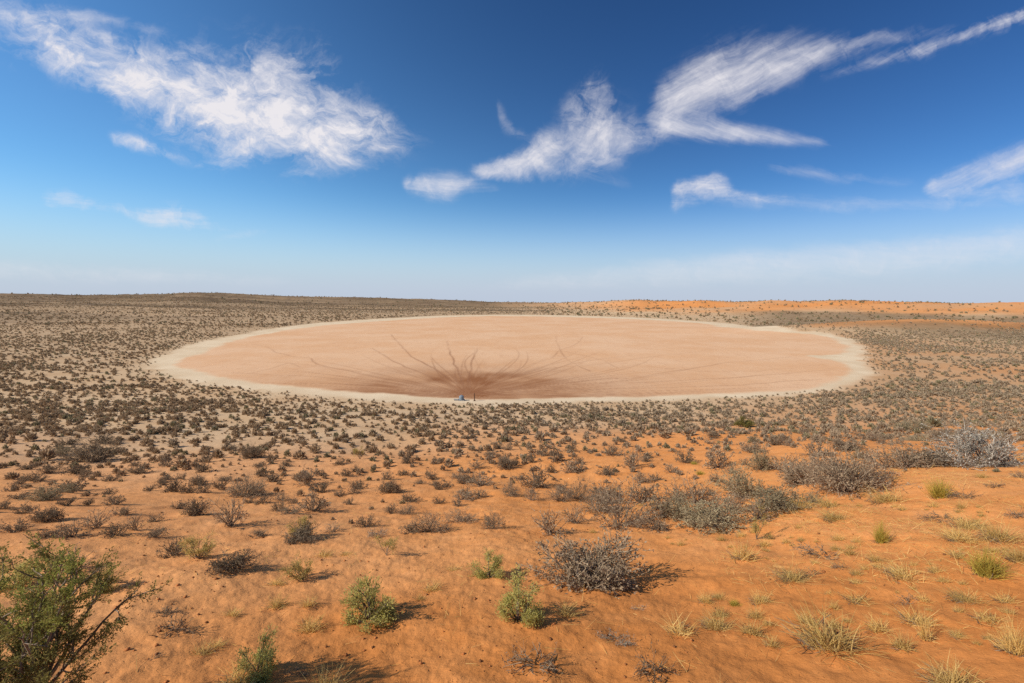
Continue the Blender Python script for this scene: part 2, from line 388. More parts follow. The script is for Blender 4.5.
def build_ground():
    na = 1180
    front = np.linspace(-R(58), R(58), na)
    back = np.linspace(R(58), R(302), 120)[1:-1]
    ang = np.concatenate([front, back])
    rad = np.concatenate([[0.4], np.geomspace(2.0, 60, 400), np.geomspace(60, 620, 330)[1:], np.geomspace(620, 9000, 130)[1:]])
    nA, nR = len(ang), len(rad)
    A, Rd = np.meshgrid(ang, rad)
    x = (np.sin(A) * Rd).ravel(); y = (np.cos(A) * Rd).ravel()
    z = height(x, y)
    r = Rd.ravel(); az = np.arctan2(x, y)
    s = slope_of(x, y)
    # ---- masks
    pan = np.zeros(x.shape); rim = np.zeros(x.shape); track = np.zeros(x.shape); wet = np.zeros(x.shape)
    k = np.where((y > 70) & (y < 640) & (np.abs(x) < 420))[0]
    kx, ky = x[k], y[k]
    wob = 1 + ky / 160.0
    n1 = fbm(kx * 0.05, ky * 0.05, 4) ; n2 = fbm(kx * 0.3, ky * 0.3, 3)
    # keep the wobble small next to the rim width
    di = sdist(kx, ky, PAN_W) + (n1 * 1.6 + n2 * 0.7) * wob
    do = sdist(kx, ky, RIM_W) + (n1 * 1.4 + n2 * 1.3) * wob
    pan[k] = sstep(-0.6, 1.0, di / wob)
    rim[k] = sstep(-1.5, 1.5, do / wob)
    q = np.where(pan[k] > 0)[0]; kk = k[q]
    tx, ty = x[kk], y[kk]
    tr = np.zeros(kk.shape)
    jx = tx + 0.5 * fbm(tx * 0.12, ty * 0.12, 3); jy = ty + 1.0 * fbm(tx * 0.12 + 40, ty * 0.12, 3)
    for pts, st in PATHS:
        W = np.array([to_ground(*p) for p in pts])
        d = seg_dist(jx, jy, W, False)
        wd = 0.14 + 0.0012 * np.hypot(tx, ty)
        br = 0.70 + 0.5 * fbm(tx * 0.05 + 11, ty * 0.05, 3)
        tr = np.maximum(tr, np.exp(-(d / wd) ** 2) * st * np.clip(br, 0.3, 1) * (1 - 0.55 * sstep(40, 110, np.hypot(tx - WATER[0], ty - WATER[1]))))
    # fine fan of trodden lines around the water point
    vx, vy = tx - WATER[0], ty - WATER[1]
    wr = np.hypot(vx, vy); wa = np.arctan2(vx, vy)
    rng = np.random.RandomState(5)
    fan = np.zeros(kk.shape)
    for i in range(150):
        a0 = rng.uniform(-1.75, 1.75); L = 14 + 95 * rng.rand() ** 2.2
        bend = rng.uniform(-0.2, 0.2); ph = rng.uniform(0, 6.3); wl = rng.uniform(24, 60)
        aa = a0 + bend * (wr / 60.0) + 0.035 * np.sin(wr / wl * 2 + ph)
        dd = np.abs(np.angle(np.exp(1j * (wa - aa)))) * wr
        wd = 0.10 + 0.0009 * np.hypot(tx, ty)
        fan = np.maximum(fan, np.exp(-(dd / wd) ** 2) * (1 - sstep(0.5 * L, L, wr)) * rng.uniform(0.35, 0.95))
    tr = np.maximum(tr, fan * 0.6)
    track[kk] = tr * pan[kk]
    # trodden dark soil around the water, stretched along the shore
    e = np.hypot(vx / 21.0, (vy - 3) / 21.0)
    e2 = np.hypot(vx / 46.0, (vy - 6) / 34.0)
    mot = fbm(tx * 0.12, ty * 0.12, 4)
    wet[kk] = (np.clip(1.0 * np.exp(-(e ** 2) * 0.9) + 0.56 * np.exp(-(e2 ** 2) * 1.0), 0, 1) * (0.8 + 0.5 * mot + 0.28 * fbm(wa * 17.0 + 9, np.log(wr + 3) * 2.2, 4))) * pan[kk]
    # orange dune sand against the greyer sand of the plain
    side = np.clip((az + 0.75) / 1.5, 0, 1)
    warm = sstep(0.3, 8.5, s + (side - 0.5) * 6.0 + 2.0 * fbm(x * 0.04, y * 0.04, 3)) * (y > -500)
    farE = sstep(-0.05, 0.25, az + 0.12 * fbm(x * 0.004, y * 0.004, 3)) * sstep(np.interp(az, [0.08, 0.42, 0.56], [0.2, 1.2, 3.0]), np.interp(az, [0.08, 0.42, 0.56], [2.4, 4.5, 8.5]), z + 2.0 * fbm(x * 0.012, y * 0.02, 3)) * sstep(180, 260, r)
    mound = np.exp(-((x - 262) / 115) ** 2 - ((y - 280 - 0.05 * (x - 250)) / 24) ** 2)
    farE = np.maximum(farE, sstep(0.25, 0.7, mound + 0.35 * fbm(x * 0.02, y * 0.03, 3)))
    farE = farE * np.clip(0.9 + 0.7 * fbm(x * 0.008 + 3, y * 0.014, 3), 0.3, 1)
    warm = warm * (1 - 0.17 * (1 - sstep(-7, 3, x + 0.25 * (y - 12) + 3.0 * fbm(x * 0.2, y * 0.2, 3))) * (r < 200))
    farN = sstep(-0.55, 0.0, az) * sstep(14, 18, z) * sstep(700, 1000, r) * 0.45
    warm = np.maximum(warm, np.maximum(farE, farN))
    warm = np.maximum(warm, 0.38 * sstep(0.25, 0.6, az) * sstep(60, 120, r) * (1 - sstep(280, 330, r)) * (1 + fbm(x * 0.02, y * 0.04, 3)))
    deep = (1 - sstep(6.0, 11.0, y - 0.10 * x + 2.5 * fbm(x * 0.3, y * 0.3, 3))) * sstep(-9, -1, x) * sstep(4, 8, s)
    # dense low heath of the far plain: long streaks
    st1 = fbm(x * 0.004 + 2, y * 0.022, 4)
    hw = sstep(300, 620, r) * (1 - sstep(-0.08, 0.18, az)) * (0.60 + 1.1 * st1)
    hw = np.maximum(hw, sstep(650, 900, r) * (1 - sstep(-0.1, 0.15, az)) * (0.85 + 0.4 * st1))
    hw = np.maximum(hw, 0.30 * sstep(90, 260, r) * (1 - sstep(-0.5, 0.1, az)))
    he = sstep(0.40, 0.56, az) * sstep(300, 360, r) * (1 - sstep(4.0, 8.0, z + 1.5 * fbm(x * 0.02, y * 0.03, 3))) * 0.7
    he = np.maximum(he, 0.20 * sstep(0.3, 0.6, az) * sstep(70, 130, r) * (1 - farE))
    heath = np.clip(np.maximum(hw, he), 0, 1) * (1 - rim)
    # ---- mesh
    i = np.arange(nR - 1)[:, None] * nA; j = np.arange(nA)[None, :]; jn = (j + 1) % nA
    quads = np.stack([i + j, i + nA + j, i + nA + jn, i + jn], -1).reshape(-1, 4)
    me = mesh_from(np.stack([x, y, z], 1), quads)
    for nm, v in (('pan', pan), ('rim', rim), ('track', track), ('wet', wet), ('warm', warm), ('deep', deep), ('heath', heath)):
        a = me.attributes.new(nm, 'FLOAT', 'POINT'); a.data.foreach_set('value', v.astype(np.float32))
    me.polygons.foreach_set('use_smooth', np.ones(len(me.polygons), bool))
    o = bpy.data.objects.new('ground', me); scene.collection.objects.link(o)
    o['kind'] = 'structure'
    me.materials.append(ground_material())
    return o

def mesh_from(verts, faces, name='mesh'):
    """faces: (n,4) or (n,3) index array"""
    faces = np.asarray(faces); verts = np.asarray(verts, np.float32)
    me = bpy.data.meshes.new(name)
    n, k = faces.shape
    me.vertices.add(len(verts)); me.vertices.foreach_set('co', verts.ravel())
    me.loops.add(n * k); me.loops.foreach_set('vertex_index', faces.ravel().astype(np.int32))
    me.polygons.add(n)
    me.polygons.foreach_set('loop_start', np.arange(0, n * k, k, dtype=np.int32))
    me.update(calc_edges=True)
    return me

def new_mat(name, rough=0.9):
    m = bpy.data.materials.new(name); m.use_nodes = True
    T = NT(m.node_tree); b = T.n['Principled BSDF']
    b.inputs['Roughness'].default_value = rough
    b.inputs['Specular IOR Level'].default_value = 0.15
    return m, T, b

def ground_material():
    m, T, b = new_mat('sand_and_clay', 0.95)
    b.inputs['Specular IOR Level'].default_value = 0.05
    def at(n):
        a = T.node('ShaderNodeAttribute', attribute_name=n); return a.outputs['Fac']
    tc = T.node('ShaderNodeTexCoord'); P = tc.outputs['Object']
    big = T.noise(P, 0.09, 4, 0.55); mid = T.noise(P, 0.9, 5, 0.6); fin = T.noise(P, 9.0, 5, 0.65); grain = T.noise(P, 60.0, 3, 0.6)
    c_plain = T.mix(T.ramp(mid, 0.3, 0.7), G_PLAIN_A, G_PLAIN_B)
    c_plain = T.mix(T.ramp(big, 0.35, 0.65), c_plain, G_PLAIN_C)
    c_warm = T.mix(T.ramp(big, 0.3, 0.7), G_WARM_A, G_WARM_B)
    c_warm = T.mix(T.m('MULTIPLY', T.ramp(mid, 0.35, 0.75), 0.6), c_warm, G_WARM_C)
    c = T.mix(at('warm'), c_plain, c_warm)
    c = T.mix(T.m('MULTIPLY', at('deep'), T.ramp(mid, 0.25, 0.6, 0.5, 1.0)), c, G_DEEP)
    hn = T.noise(P, 0.22, 6, 0.7)
    hc = T.mix(T.ramp(T.noise(P, 0.03, 3), 0.35, 0.65), G_HEATH_A, G_HEATH_B)
    c = T.mix(T.m('MULTIPLY', at('heath'), T.ramp(hn, 0.3, 0.62, 0.75, 1.0), clamp=True), c, hc)
    c = T.mix(T.m('MULTIPLY', at('rim'), T.ramp(mid, 0.1, 0.5, 0.8, 1.0)), c, T.mix(T.ramp(big, 0.3, 0.7), G_RIM_A, G_RIM_B))
    pn = T.noise(P, 0.035, 5, 0.6)
    pc = T.mix(T.ramp(pn, 0.35, 0.65), G_PAN_A, G_PAN_B)
    pc = T.mix(T.m('MULTIPLY', T.ramp(T.noise(P, 0.5, 6, 0.7), 0.4, 0.75), 0.35), pc, G_PAN_C)
    mp = T.node('ShaderNodeMapping'); mp.inputs['Scale'].default_value = (0.35, 0.12, 1.0); T.l.new(P, mp.inputs[0])
    pc = T.mix(T.m('MULTIPLY', T.ramp(T.noise(mp.outputs[0], 1.0, 7, 0.72), 0.48, 0.75), 0.42), pc, G_PAN_D)
    pc = T.mix(T.m('MULTIPLY', at('wet'), 0.95, clamp=True), pc, G_WET)
    pc = T.mix(T.m('MULTIPLY', at('track'), 0.9, clamp=True), pc, G_TRACK)
    c = T.mix(at('pan'), c, pc)
    tone = T.ramp(fin, 0.25, 0.75, 0.90, 1.09)
    tone = T.m('MULTIPLY', tone, T.ramp(grain, 0.2, 0.8, 0.92, 1.08))
    n = T.node('ShaderNodeVectorMath', operation='SCALE'); T.l.new(c, n.inputs[0]); T.l.new(tone, n.inputs['Scale'])
    T.l.new(n.outputs[0], b.inputs['Base Color'])
    bm = T.node('ShaderNodeBump'); bm.inputs['Strength'].default_value = 0.6; bm.inputs['Distance'].default_value = 0.05
    hgt = T.m('ADD', T.m('MULTIPLY', T.noise(P, 3.5, 6, 0.62), 1.0), T.m('ADD', T.m('MULTIPLY', T.noise(P, 22, 4, 0.65), 0.36), T.m('MULTIPLY', T.ramp(T.noise(P, 13, 3, 0.6), 0.62, 0.72), -0.35)))
    T.l.new(hgt, bm.inputs['Height']); T.l.new(bm.outputs[0], b.inputs['Normal'])
    return m

G_PLAIN_A = (0.57, 0.370, 0.205); G_PLAIN_B = (0.51, 0.325, 0.175); G_PLAIN_C = (0.60, 0.415, 0.245)
G_WARM_A = (0.70, 0.285, 0.088); G_WARM_B = (0.67, 0.255, 0.072); G_WARM_C = (0.71, 0.325, 0.122)
G_DEEP = (0.53, 0.195, 0.052)
G_HEATH_A = (0.115, 0.072, 0.042); G_HEATH_B = (0.165, 0.110, 0.060)
G_RIM_A = (0.73, 0.565, 0.375); G_RIM_B = (0.64, 0.475, 0.30)
G_PAN_A = (0.715, 0.442, 0.258); G_PAN_B = (0.67, 0.378, 0.198); G_PAN_C = (0.73, 0.48, 0.295)
G_PAN_D = (0.54, 0.285, 0.150); G_WET = (0.28, 0.112, 0.044); G_TRACK = (0.27, 0.120, 0.060)
build_ground()

# ------------------------------------------------------------------ plants: mesh builders
class Strips:
    """collects little quads (prisms, ribbons, leaves) with a tint per face"""
    def __init__(self, seed):
        self.v = []; self.f = []; self.t = []; self.r = random.Random(seed)
    def quad(self, a, b, c, d, t):
        n = len(self.v); self.v += [a, b, c, d]; self.f.append((n, n + 1, n + 2, n + 3)); self.t.append(t)
    def ribbon(self, pts, w0, w1, tint):
        r = self.r
        side = Vector((r.gauss(0, 1), r.gauss(0, 1), r.gauss(0, 0.5)))
        n0 = len(self.v); m = len(pts)
        for i, p in enumerate(pts):
            d = (pts[min(i + 1, m - 1)] - pts[max(i - 1, 0)])
            s = d.cross(side)
            if s.length < 1e-6: s = Vector((1, 0, 0))
            s.normalize(); w = w0 + (w1 - w0) * i / (m - 1)
            self.v += [p + s * w, p - s * w]
        for i in range(m - 1):
            a = n0 + 2 * i
            self.f.append((a, a + 1, a + 3, a + 2)); self.t.append(tint)
    def prism(self, pts, r0, r1, tint):
        n0 = len(self.v); m = len(pts)
        for i, p in enumerate(pts):
            d = (pts[min(i + 1, m - 1)] - pts[max(i - 1, 0)]).normalized()
            u = d.orthogonal().normalized(); w = d.cross(u); q = r0 + (r1 - r0) * i / (m - 1)
            for k in range(4):
                a = k * math.pi / 2
                self.v.append(p + (u * math.cos(a) + w * math.sin(a)) * q)
        for i in range(m - 1):
            for k in range(4):
                a = n0 + 4 * i; b = (k + 1) % 4
                self.f.append((a + k, a + b, a + 4 + b, a + 4 + k)); self.t.append(tint)
    def leaf(self, p, d, L, w, tint):
        r = self.r
        s = d.cross(Vector((r.gauss(0, 1), r.gauss(0, 1), r.gauss(0, 1))))
        if s.length < 1e-6: s = Vector((1, 0, 0))
        s = s.normalized() * w; m = p + d * (L * 0.45)
        self.quad(p, m + s, p + d * L, m - s, tint)
    def path(self, p, d, L, segs, jit, lift=0.0):
        r = self.r; out = [p.copy()]; d = d.normalized()
        for i in range(segs):
            d = (d + Vector((r.gauss(0, jit), r.gauss(0, jit), r.gauss(0, jit) + lift))).normalized()
            p = p + d * (L / segs); out.append(p.copy())
        return out
    def mesh(self, name, mat):
        me = mesh_from(np.array([tuple(a) for a in self.v]), np.array(self.f), name)
        a = me.attributes.new('tint', 'FLOAT', 'FACE'); a.data.foreach_set('value', np.array(self.t, np.float32))
        me.materials.append(mat)
        return me

def joined(A, B, name, mats):
    """one mesh from two builders, two material slots"""
    v = np.array([tuple(a) for a in A.v + B.v]); f = np.concatenate([np.array(A.f), np.array(B.f) + len(A.v)])
    me = mesh_from(v, f, name)
    a = me.attributes.new('tint', 'FLOAT', 'FACE'); a.data.foreach_set('value', np.array(A.t + B.t, np.float32))
    for m in mats: me.materials.append(m)
    me.polygons.foreach_set('material_index', np.array([0] * len(A.f) + [1] * len(B.f), np.int32))
    return me

def off(d, ang, r):
    """direction d tilted by ang towards a random side"""
    u = d.orthogonal().normalized(); w = d.cross(u); a = r.uniform(0, 6.2832)
    return (d * math.cos(ang) + (u * math.cos(a) + w * math.sin(a)) * math.sin(ang)).normalized()

def plant_mat(name, A, B, spread=0.25, transl=0.0):
    m, T, b = new_mat(name, 0.85)
    a = T.node('ShaderNodeAttribute', attribute_name='tint')
    oi = T.node('ShaderNodeObjectInfo')
    c = T.mix(a.outputs['Fac'], A, B)
    n = T.node('ShaderNodeVectorMath', operation='SCALE'); T.l.new(c, n.inputs[0])
    T.l.new(T.ramp(oi.outputs['Random'], 0, 1, 1 - spread, 1 + spread, False), n.inputs['Scale'])
    T.l.new(n.outputs[0], b.inputs['Base Color'])
    if transl > 0:
        tr = T.node('ShaderNodeBsdfTranslucent'); T.l.new(n.outputs[0], tr.inputs['Color'])
        mx = T.node('ShaderNodeMixShader'); mx.inputs[0].default_value = transl
        T.l.new(b.outputs[0], mx.inputs[1]); T.l.new(tr.outputs[0], mx.inputs[2])
        T.l.new(mx.outputs[0], T.n['Material Output'].inputs[0])
    return m

M_WOOD = plant_mat('grey_bark', (0.125, 0.088, 0.058), (0.28, 0.21, 0.15))
M_TWIG = plant_mat('dry_grey_leaf', (0.20, 0.139, 0.084), (0.42, 0.312, 0.20), 0.18, 0.25)
M_DARK = plant_mat('dark_brown_leaf', (0.16, 0.112, 0.068), (0.36, 0.26, 0.16), 0.2, 0.25)
M_SAGE = plant_mat('sage_leaf', (0.21, 0.162, 0.090), (0.44, 0.35, 0.205), 0.18, 0.25)
M_WHITE = plant_mat('whitish_leaf', (0.16, 0.13, 0.095), (0.64, 0.57, 0.46), 0.1, 0.15)
M_GREEN = plant_mat('green_leaf', (0.40, 0.355, 0.095), (0.66, 0.58, 0.19), 0.12, 0.5)
M_OLIVE = plant_mat('olive_leaf', (0.40, 0.30, 0.085), (0.62, 0.48, 0.16), 0.12, 0.45)
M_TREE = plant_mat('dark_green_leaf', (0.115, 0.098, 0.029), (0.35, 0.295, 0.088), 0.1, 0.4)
M_TREELIT = plant_mat('painted_lit_leaf', (0.17, 0.175, 0.035), (0.36, 0.34, 0.085), 0.1, 0.4)  # brighter copy of the tree leaf, sunlight painted into its colour
M_STRAW = plant_mat('straw_blade', (0.58, 0.37, 0.105), (0.82, 0.58, 0.225), 0.15, 0.4)
M_BROOM = plant_mat('yellow_green_blade', (0.30, 0.22, 0.040), (0.60, 0.46, 0.085), 0.12, 0.3)
M_DEAD = plant_mat('dead_stick', (0.10, 0.066, 0.040), (0.29, 0.205, 0.130), 0.25)
M_PALE = plant_mat('pale_dead_stick', (0.20, 0.165, 0.12), (0.42, 0.35, 0.26), 0.2)

def grey_shrub(seed, ratio=0.6, n_main=34, spread=82, leaves=2.0, twigs=5, thick=1.0, lsc=1.0):
    """dry twiggy desert shrub, 1 m across, ratio metres tall"""
    S = Strips(seed); L_ = Strips(seed + 500); r = S.r
    lob = [(r.uniform(0, 6.28), r.uniform(0.7, 1.15)) for _ in range(5)]
    for i in range(n_main):
        th = math.radians(spread) * math.sqrt(r.random()); ph = r.uniform(0, 6.2832)
        d = Vector((math.sin(th) * math.cos(ph), math.sin(th) * math.sin(ph), math.cos(th)))
        k = 1 / math.sqrt((math.sin(th) / 0.5) ** 2 + (math.cos(th) / ratio) ** 2)
        q = min(lob, key=lambda a: abs(math.atan2(math.sin(a[0] - ph), math.cos(a[0] - ph))))
        L = k * r.uniform(0.72, 1.08) * q[1]
        p = Vector((r.gauss(0, 0.05), r.gauss(0, 0.05), -0.01))
        path = S.path(p, d, L, 4, 0.16, 0.03)
        S.prism(path, 0.0095 * thick, 0.0040 * thick, r.uniform(0.1, 0.9))
        for j in range(twigs):
            t = r.uniform(0.3, 1.0) * 4; a = min(int(t), 3); q0 = path[a].lerp(path[a + 1], t - a)
            dd = (path[a + 1] - path[a]).normalized()
            tw = L_.path(q0, off(dd, r.uniform(0.3, 0.95), r), L * r.uniform(0.18, 0.42), 2, 0.15, 0.06)
            L_.ribbon(tw, 0.0066 * thick, 0.0034 * thick, r.random())
            for k2 in range(2):
                u = r.uniform(0.3, 1) * 2; a2 = min(int(u), 1); q1 = tw[a2].lerp(tw[a2 + 1], u - a2)
                d2 = off((tw[a2 + 1] - tw[a2]).normalized(), r.uniform(0.4, 1.0), r)
                t2 = L_.path(q1, d2, L * r.uniform(0.08, 0.2), 1, 0.1)
                L_.ribbon(t2, 0.0056 * thick, 0.0028 * thick, r.random())
                for k3 in range(int(leaves + r.random())):
                    L_.leaf(q1.lerp(t2[-1], r.uniform(0.2, 1.1)), off(d2, r.uniform(0.2, 1.3), r), r.uniform(0.025, 0.06) * lsc, r.uniform(0.008, 0.017) * lsc, r.random() ** 1.3)
    return S, L_

def leafy_bush(seed, ratio=1.0, n_main=9, clumps=6, leaves=40, leaf=0.045, spread=50, bare=0.25, lw=0.2):
    """bush with bare branching stems and leaf clumps, 1 m across, ratio metres tall"""
    S = Strips(seed); L_ = Strips(seed + 700); r = S.r
    for i in range(n_main):
        th = math.radians(spread) * math.sqrt(r.random()); ph = r.uniform(0, 6.2832)
        d = Vector((math.sin(th) * math.cos(ph), math.sin(th) * math.sin(ph), math.cos(th)))
        k = 1 / math.sqrt((math.sin(th) / 0.46) ** 2 + (math.cos(th) / ratio) ** 2)
        L = k * r.uniform(0.7, 1.0)
        path = S.path(Vector((r.gauss(0, 0.03), r.gauss(0, 0.03), -0.02)), d, L, 5, 0.16, 0.02)
        S.prism(path, 0.017, 0.004, r.random())
        for j in range(clumps):
            t = (bare + (1 - bare) * math.sqrt(r.random())) * 5; a = min(int(t), 4); q0 = path[a].lerp(path[a + 1], t - a)
            dd = off((path[a + 1] - path[a]).normalized(), r.uniform(0.3, 1.15), r)
            br = S.path(q0, dd, L * r.uniform(0.12, 0.34), 3, 0.2, 0.05)
            S.prism(br, 0.006, 0.0022, r.random())
            tone = r.uniform(0.0, 0.55)
            for k2 in range(leaves):
                u = (0.15 + 0.95 * r.random()) * 3; a2 = min(int(u), 2); c = br[a2].lerp(br[a2 + 1], u - a2)
                c = c + Vector((r.gauss(0, 1), r.gauss(0, 1), r.gauss(0, 1))) * leaf * 0.85
                if c.z < 0.02: continue
                ld = off((br[-1] - br[0]).normalized(), r.uniform(0, 1.2), r)
                L_.leaf(c, ld, leaf * r.uniform(0.6, 1.3), leaf * lw * r.uniform(0.7, 1.3), min(1, tone + 0.45 * r.random()))
    return S, L_

def tuft(seed, ratio=0.8, blades=170, spread=55, w=0.006, droop=0.25, base=40):
    """tuft of grass, 1 m across, ratio metres tall; dark litter round its foot"""
    S = Strips(seed); L_ = Strips(seed + 900); r = S.r
    for i in range(blades):
        th = math.radians(spread) * r.random() ** 0.7; ph = r.uniform(0, 6.2832)
        d = Vector((math.sin(th) * math.cos(ph), math.sin(th) * math.sin(ph), math.cos(th)))
        k = 1 / math.sqrt((math.sin(th) / 0.5) ** 2 + (math.cos(th) / ratio) ** 2)
        p = Vector((r.gauss(0, 0.09), r.gauss(0, 0.09), -0.01))
        pts = [p]; L = k * r.uniform(0.45, 1.05); n = 4; dr = droop * r.uniform(0.2, 1.4)
        for j in range(n):
            d = (d + Vector((r.gauss(0, 0.06), r.gauss(0, 0.06), -dr * (j + 1) / n * 0.6))).normalized()
            p = p + d * L / n; pts.append(p)
        L_.ribbon(pts, w * r.uniform(0.7, 1.2), w * 0.25, r.random())
    for i in range(base):
        a = r.uniform(0, 6.2832); q = r.random() ** 0.6 * 0.36
        p = Vector((math.cos(a) * q, math.sin(a) * q, r.uniform(0.0, 0.07)))
        d = Vector((r.gauss(0, 1), r.gauss(0, 1), r.gauss(0, 0.25))).normalized()
        S.ribbon(S.path(p, d, r.uniform(0.1, 0.3), 2, 0.2), w * 1.2, w * 0.6, r.random() * 0.8)
    return S, L_

def stick_mat(seed, ratio=0.3, n=26, r0=0.010):
    """dead forked branches lying on the sand, 1 m across"""
    S = Strips(seed); L_ = Strips(seed + 300); r = S.r
    for i in range(n):
        a = r.uniform(0, 6.2832); q = r.random() * 0.25
        p = Vector((math.cos(a) * q, math.sin(a) * q * 0.6, 0.015 + r.random() * ratio * 0.35))
        b = a + r.gauss(0, 0.7)
        d = Vector((math.cos(b), math.sin(b) * 0.7, r.uniform(-0.05, ratio)))
        path = S.path(p, d, r.uniform(0.2, 0.42), 4, 0.22, -0.05)
        S.prism(path, r0 * r.uniform(0.5, 1), r0 * 0.3, r.random())
        for j in range(4):
            t = r.uniform(0.2, 1) * 4; k = min(int(t), 3); q0 = path[k].lerp(path[k + 1], t - k)
            tw = L_.path(q0, off((path[k + 1] - path[k]).normalized(), r.uniform(0.4, 1.1), r), r.uniform(0.06, 0.2), 2, 0.2)
            L_.ribbon(tw, r0 * 0.42, r0 * 0.2, r.random())
            for k3 in range(3):
                L_.leaf(tw[-1].lerp(tw[0], r.random()), off(Vector((0, 0, 1)), r.uniform(0.3, 1.8), r), r.uniform(0.02, 0.05), 0.008, r.random() ** 1.5)
    return S, L_

KINDS = {}
def kind(key, name, cat, parts, builder, mats, seeds, ratio, **kw):
    V = []
    for s in seeds:
        A, B = builder(s, ratio, **kw)
        V.append((A.mesh(parts[0], mats[0]), B.mesh(parts[1], mats[1]), joined(A, B, name, mats)))
    KINDS[key] = dict(name=name, cat=cat, parts=parts, V=V, ratio=ratio)

kind('g', 'desert_shrub', 'shrub', ('stems', 'twigs'), grey_shrub, (M_WOOD, M_TWIG), range(10, 16), 0.62, n_main=34, leaves=2.2)
kind('d', 'desert_shrub', 'shrub', ('stems', 'twigs'), grey_shrub, (M_WOOD, M_DARK), range(20, 26), 0.55, n_main=36, leaves=3.0)
kind('o', 'desert_shrub', 'shrub', ('stems', 'twigs'), grey_shrub, (M_WOOD, M_TWIG), range(30, 33), 0.75, n_main=24, leaves=0.9, twigs=5, spread=72)
kind('G', 'desert_shrub', 'shrub', ('stems', 'twigs'), grey_shrub, (M_WOOD, M_TWIG), range(40, 43), 0.6, n_main=90, leaves=4.2, twigs=8, thick=0.5, lsc=0.55)
kind('O', 'desert_shrub', 'shrub', ('stems', 'twigs'), grey_shrub, (M_WOOD, M_TWIG), range(46, 48), 0.75, n_main=50, leaves=2.4, twigs=7, thick=0.5, spread=75, lsc=0.6)
kind('D', 'desert_shrub', 'shrub', ('stems', 'twigs'), grey_shrub, (M_WOOD, M_DARK), range(50, 52), 0.5, n_main=80, leaves=4.5, twigs=8, thick=0.5, lsc=0.6)
kind('a', 'desert_shrub', 'shrub', ('stems', 'twigs'), grey_shrub, (M_WOOD, M_SAGE), range(56, 59), 0.58, n_main=70, leaves=5.0, twigs=7, thick=0.5, lsc=0.6)
kind('w', 'desert_shrub', 'shrub', ('stems', 'leaves'), grey_shrub, (M_WOOD, M_WHITE), (60,), 0.55, n_main=90, leaves=4.0, twigs=8, thick=0.45, lsc=0.5)
kind('n', 'green_bush', 'bush', ('branches', 'foliage'), leafy_bush, (M_WOOD, M_GREEN), (70, 71, 72), 1.0, n_main=20, clumps=9, leaves=30, leaf=0.05, bare=0.12, spread=72)
kind('v', 'green_bush', 'bush', ('branches', 'foliage'), leafy_bush, (M_WOOD, M_OLIVE), (74, 75, 76), 1.0, n_main=14, clumps=8, leaves=26, leaf=0.045, bare=0.2, spread=55)
kind('k', 'green_bush', 'bush', ('branches', 'foliage'), leafy_bush, (M_WOOD, M_TREE), (73,), 0.85, n_main=20, clumps=8, leaves=30, leaf=0.06, bare=0.1, spread=70)
kind('l', 'green_bush', 'bush', ('branches', 'foliage'), leafy_bush, (M_WOOD, M_OLIVE), (78, 79), 1.4, n_main=6, clumps=8, leaves=24, leaf=0.06, bare=0.4, spread=32)
kind('s', 'grass_tuft', 'grass tuft', ('litter', 'blades'), tuft, (M_DEAD, M_STRAW), (80, 81, 82, 83), 0.6, blades=190, spread=76, w=0.0075, droop=0.3)
kind('S', 'grass_tuft', 'grass tuft', ('litter', 'blades'), tuft, (M_DEAD, M_STRAW), (84, 85, 86), 0.8, blades=360, spread=72, w=0.0055, droop=0.42, base=200)
kind('y', 'broom_tuft', 'grass tuft', ('litter', 'blades'), tuft, (M_DEAD, M_BROOM), (88, 89), 0.9, blades=480, spread=50, w=0.0060, droop=0.08, base=60)
kind('t', 'dead_branches', 'dead branches', ('sticks', 'side_twigs'), stick_mat, (M_DEAD, M_DEAD), (90, 91, 92), 0.3)
kind('p', 'dead_branches', 'dead branches', ('sticks', 'side_twigs'), stick_mat, (M_PALE, M_PALE), (94, 95), 0.35, n=40, r0=0.006)

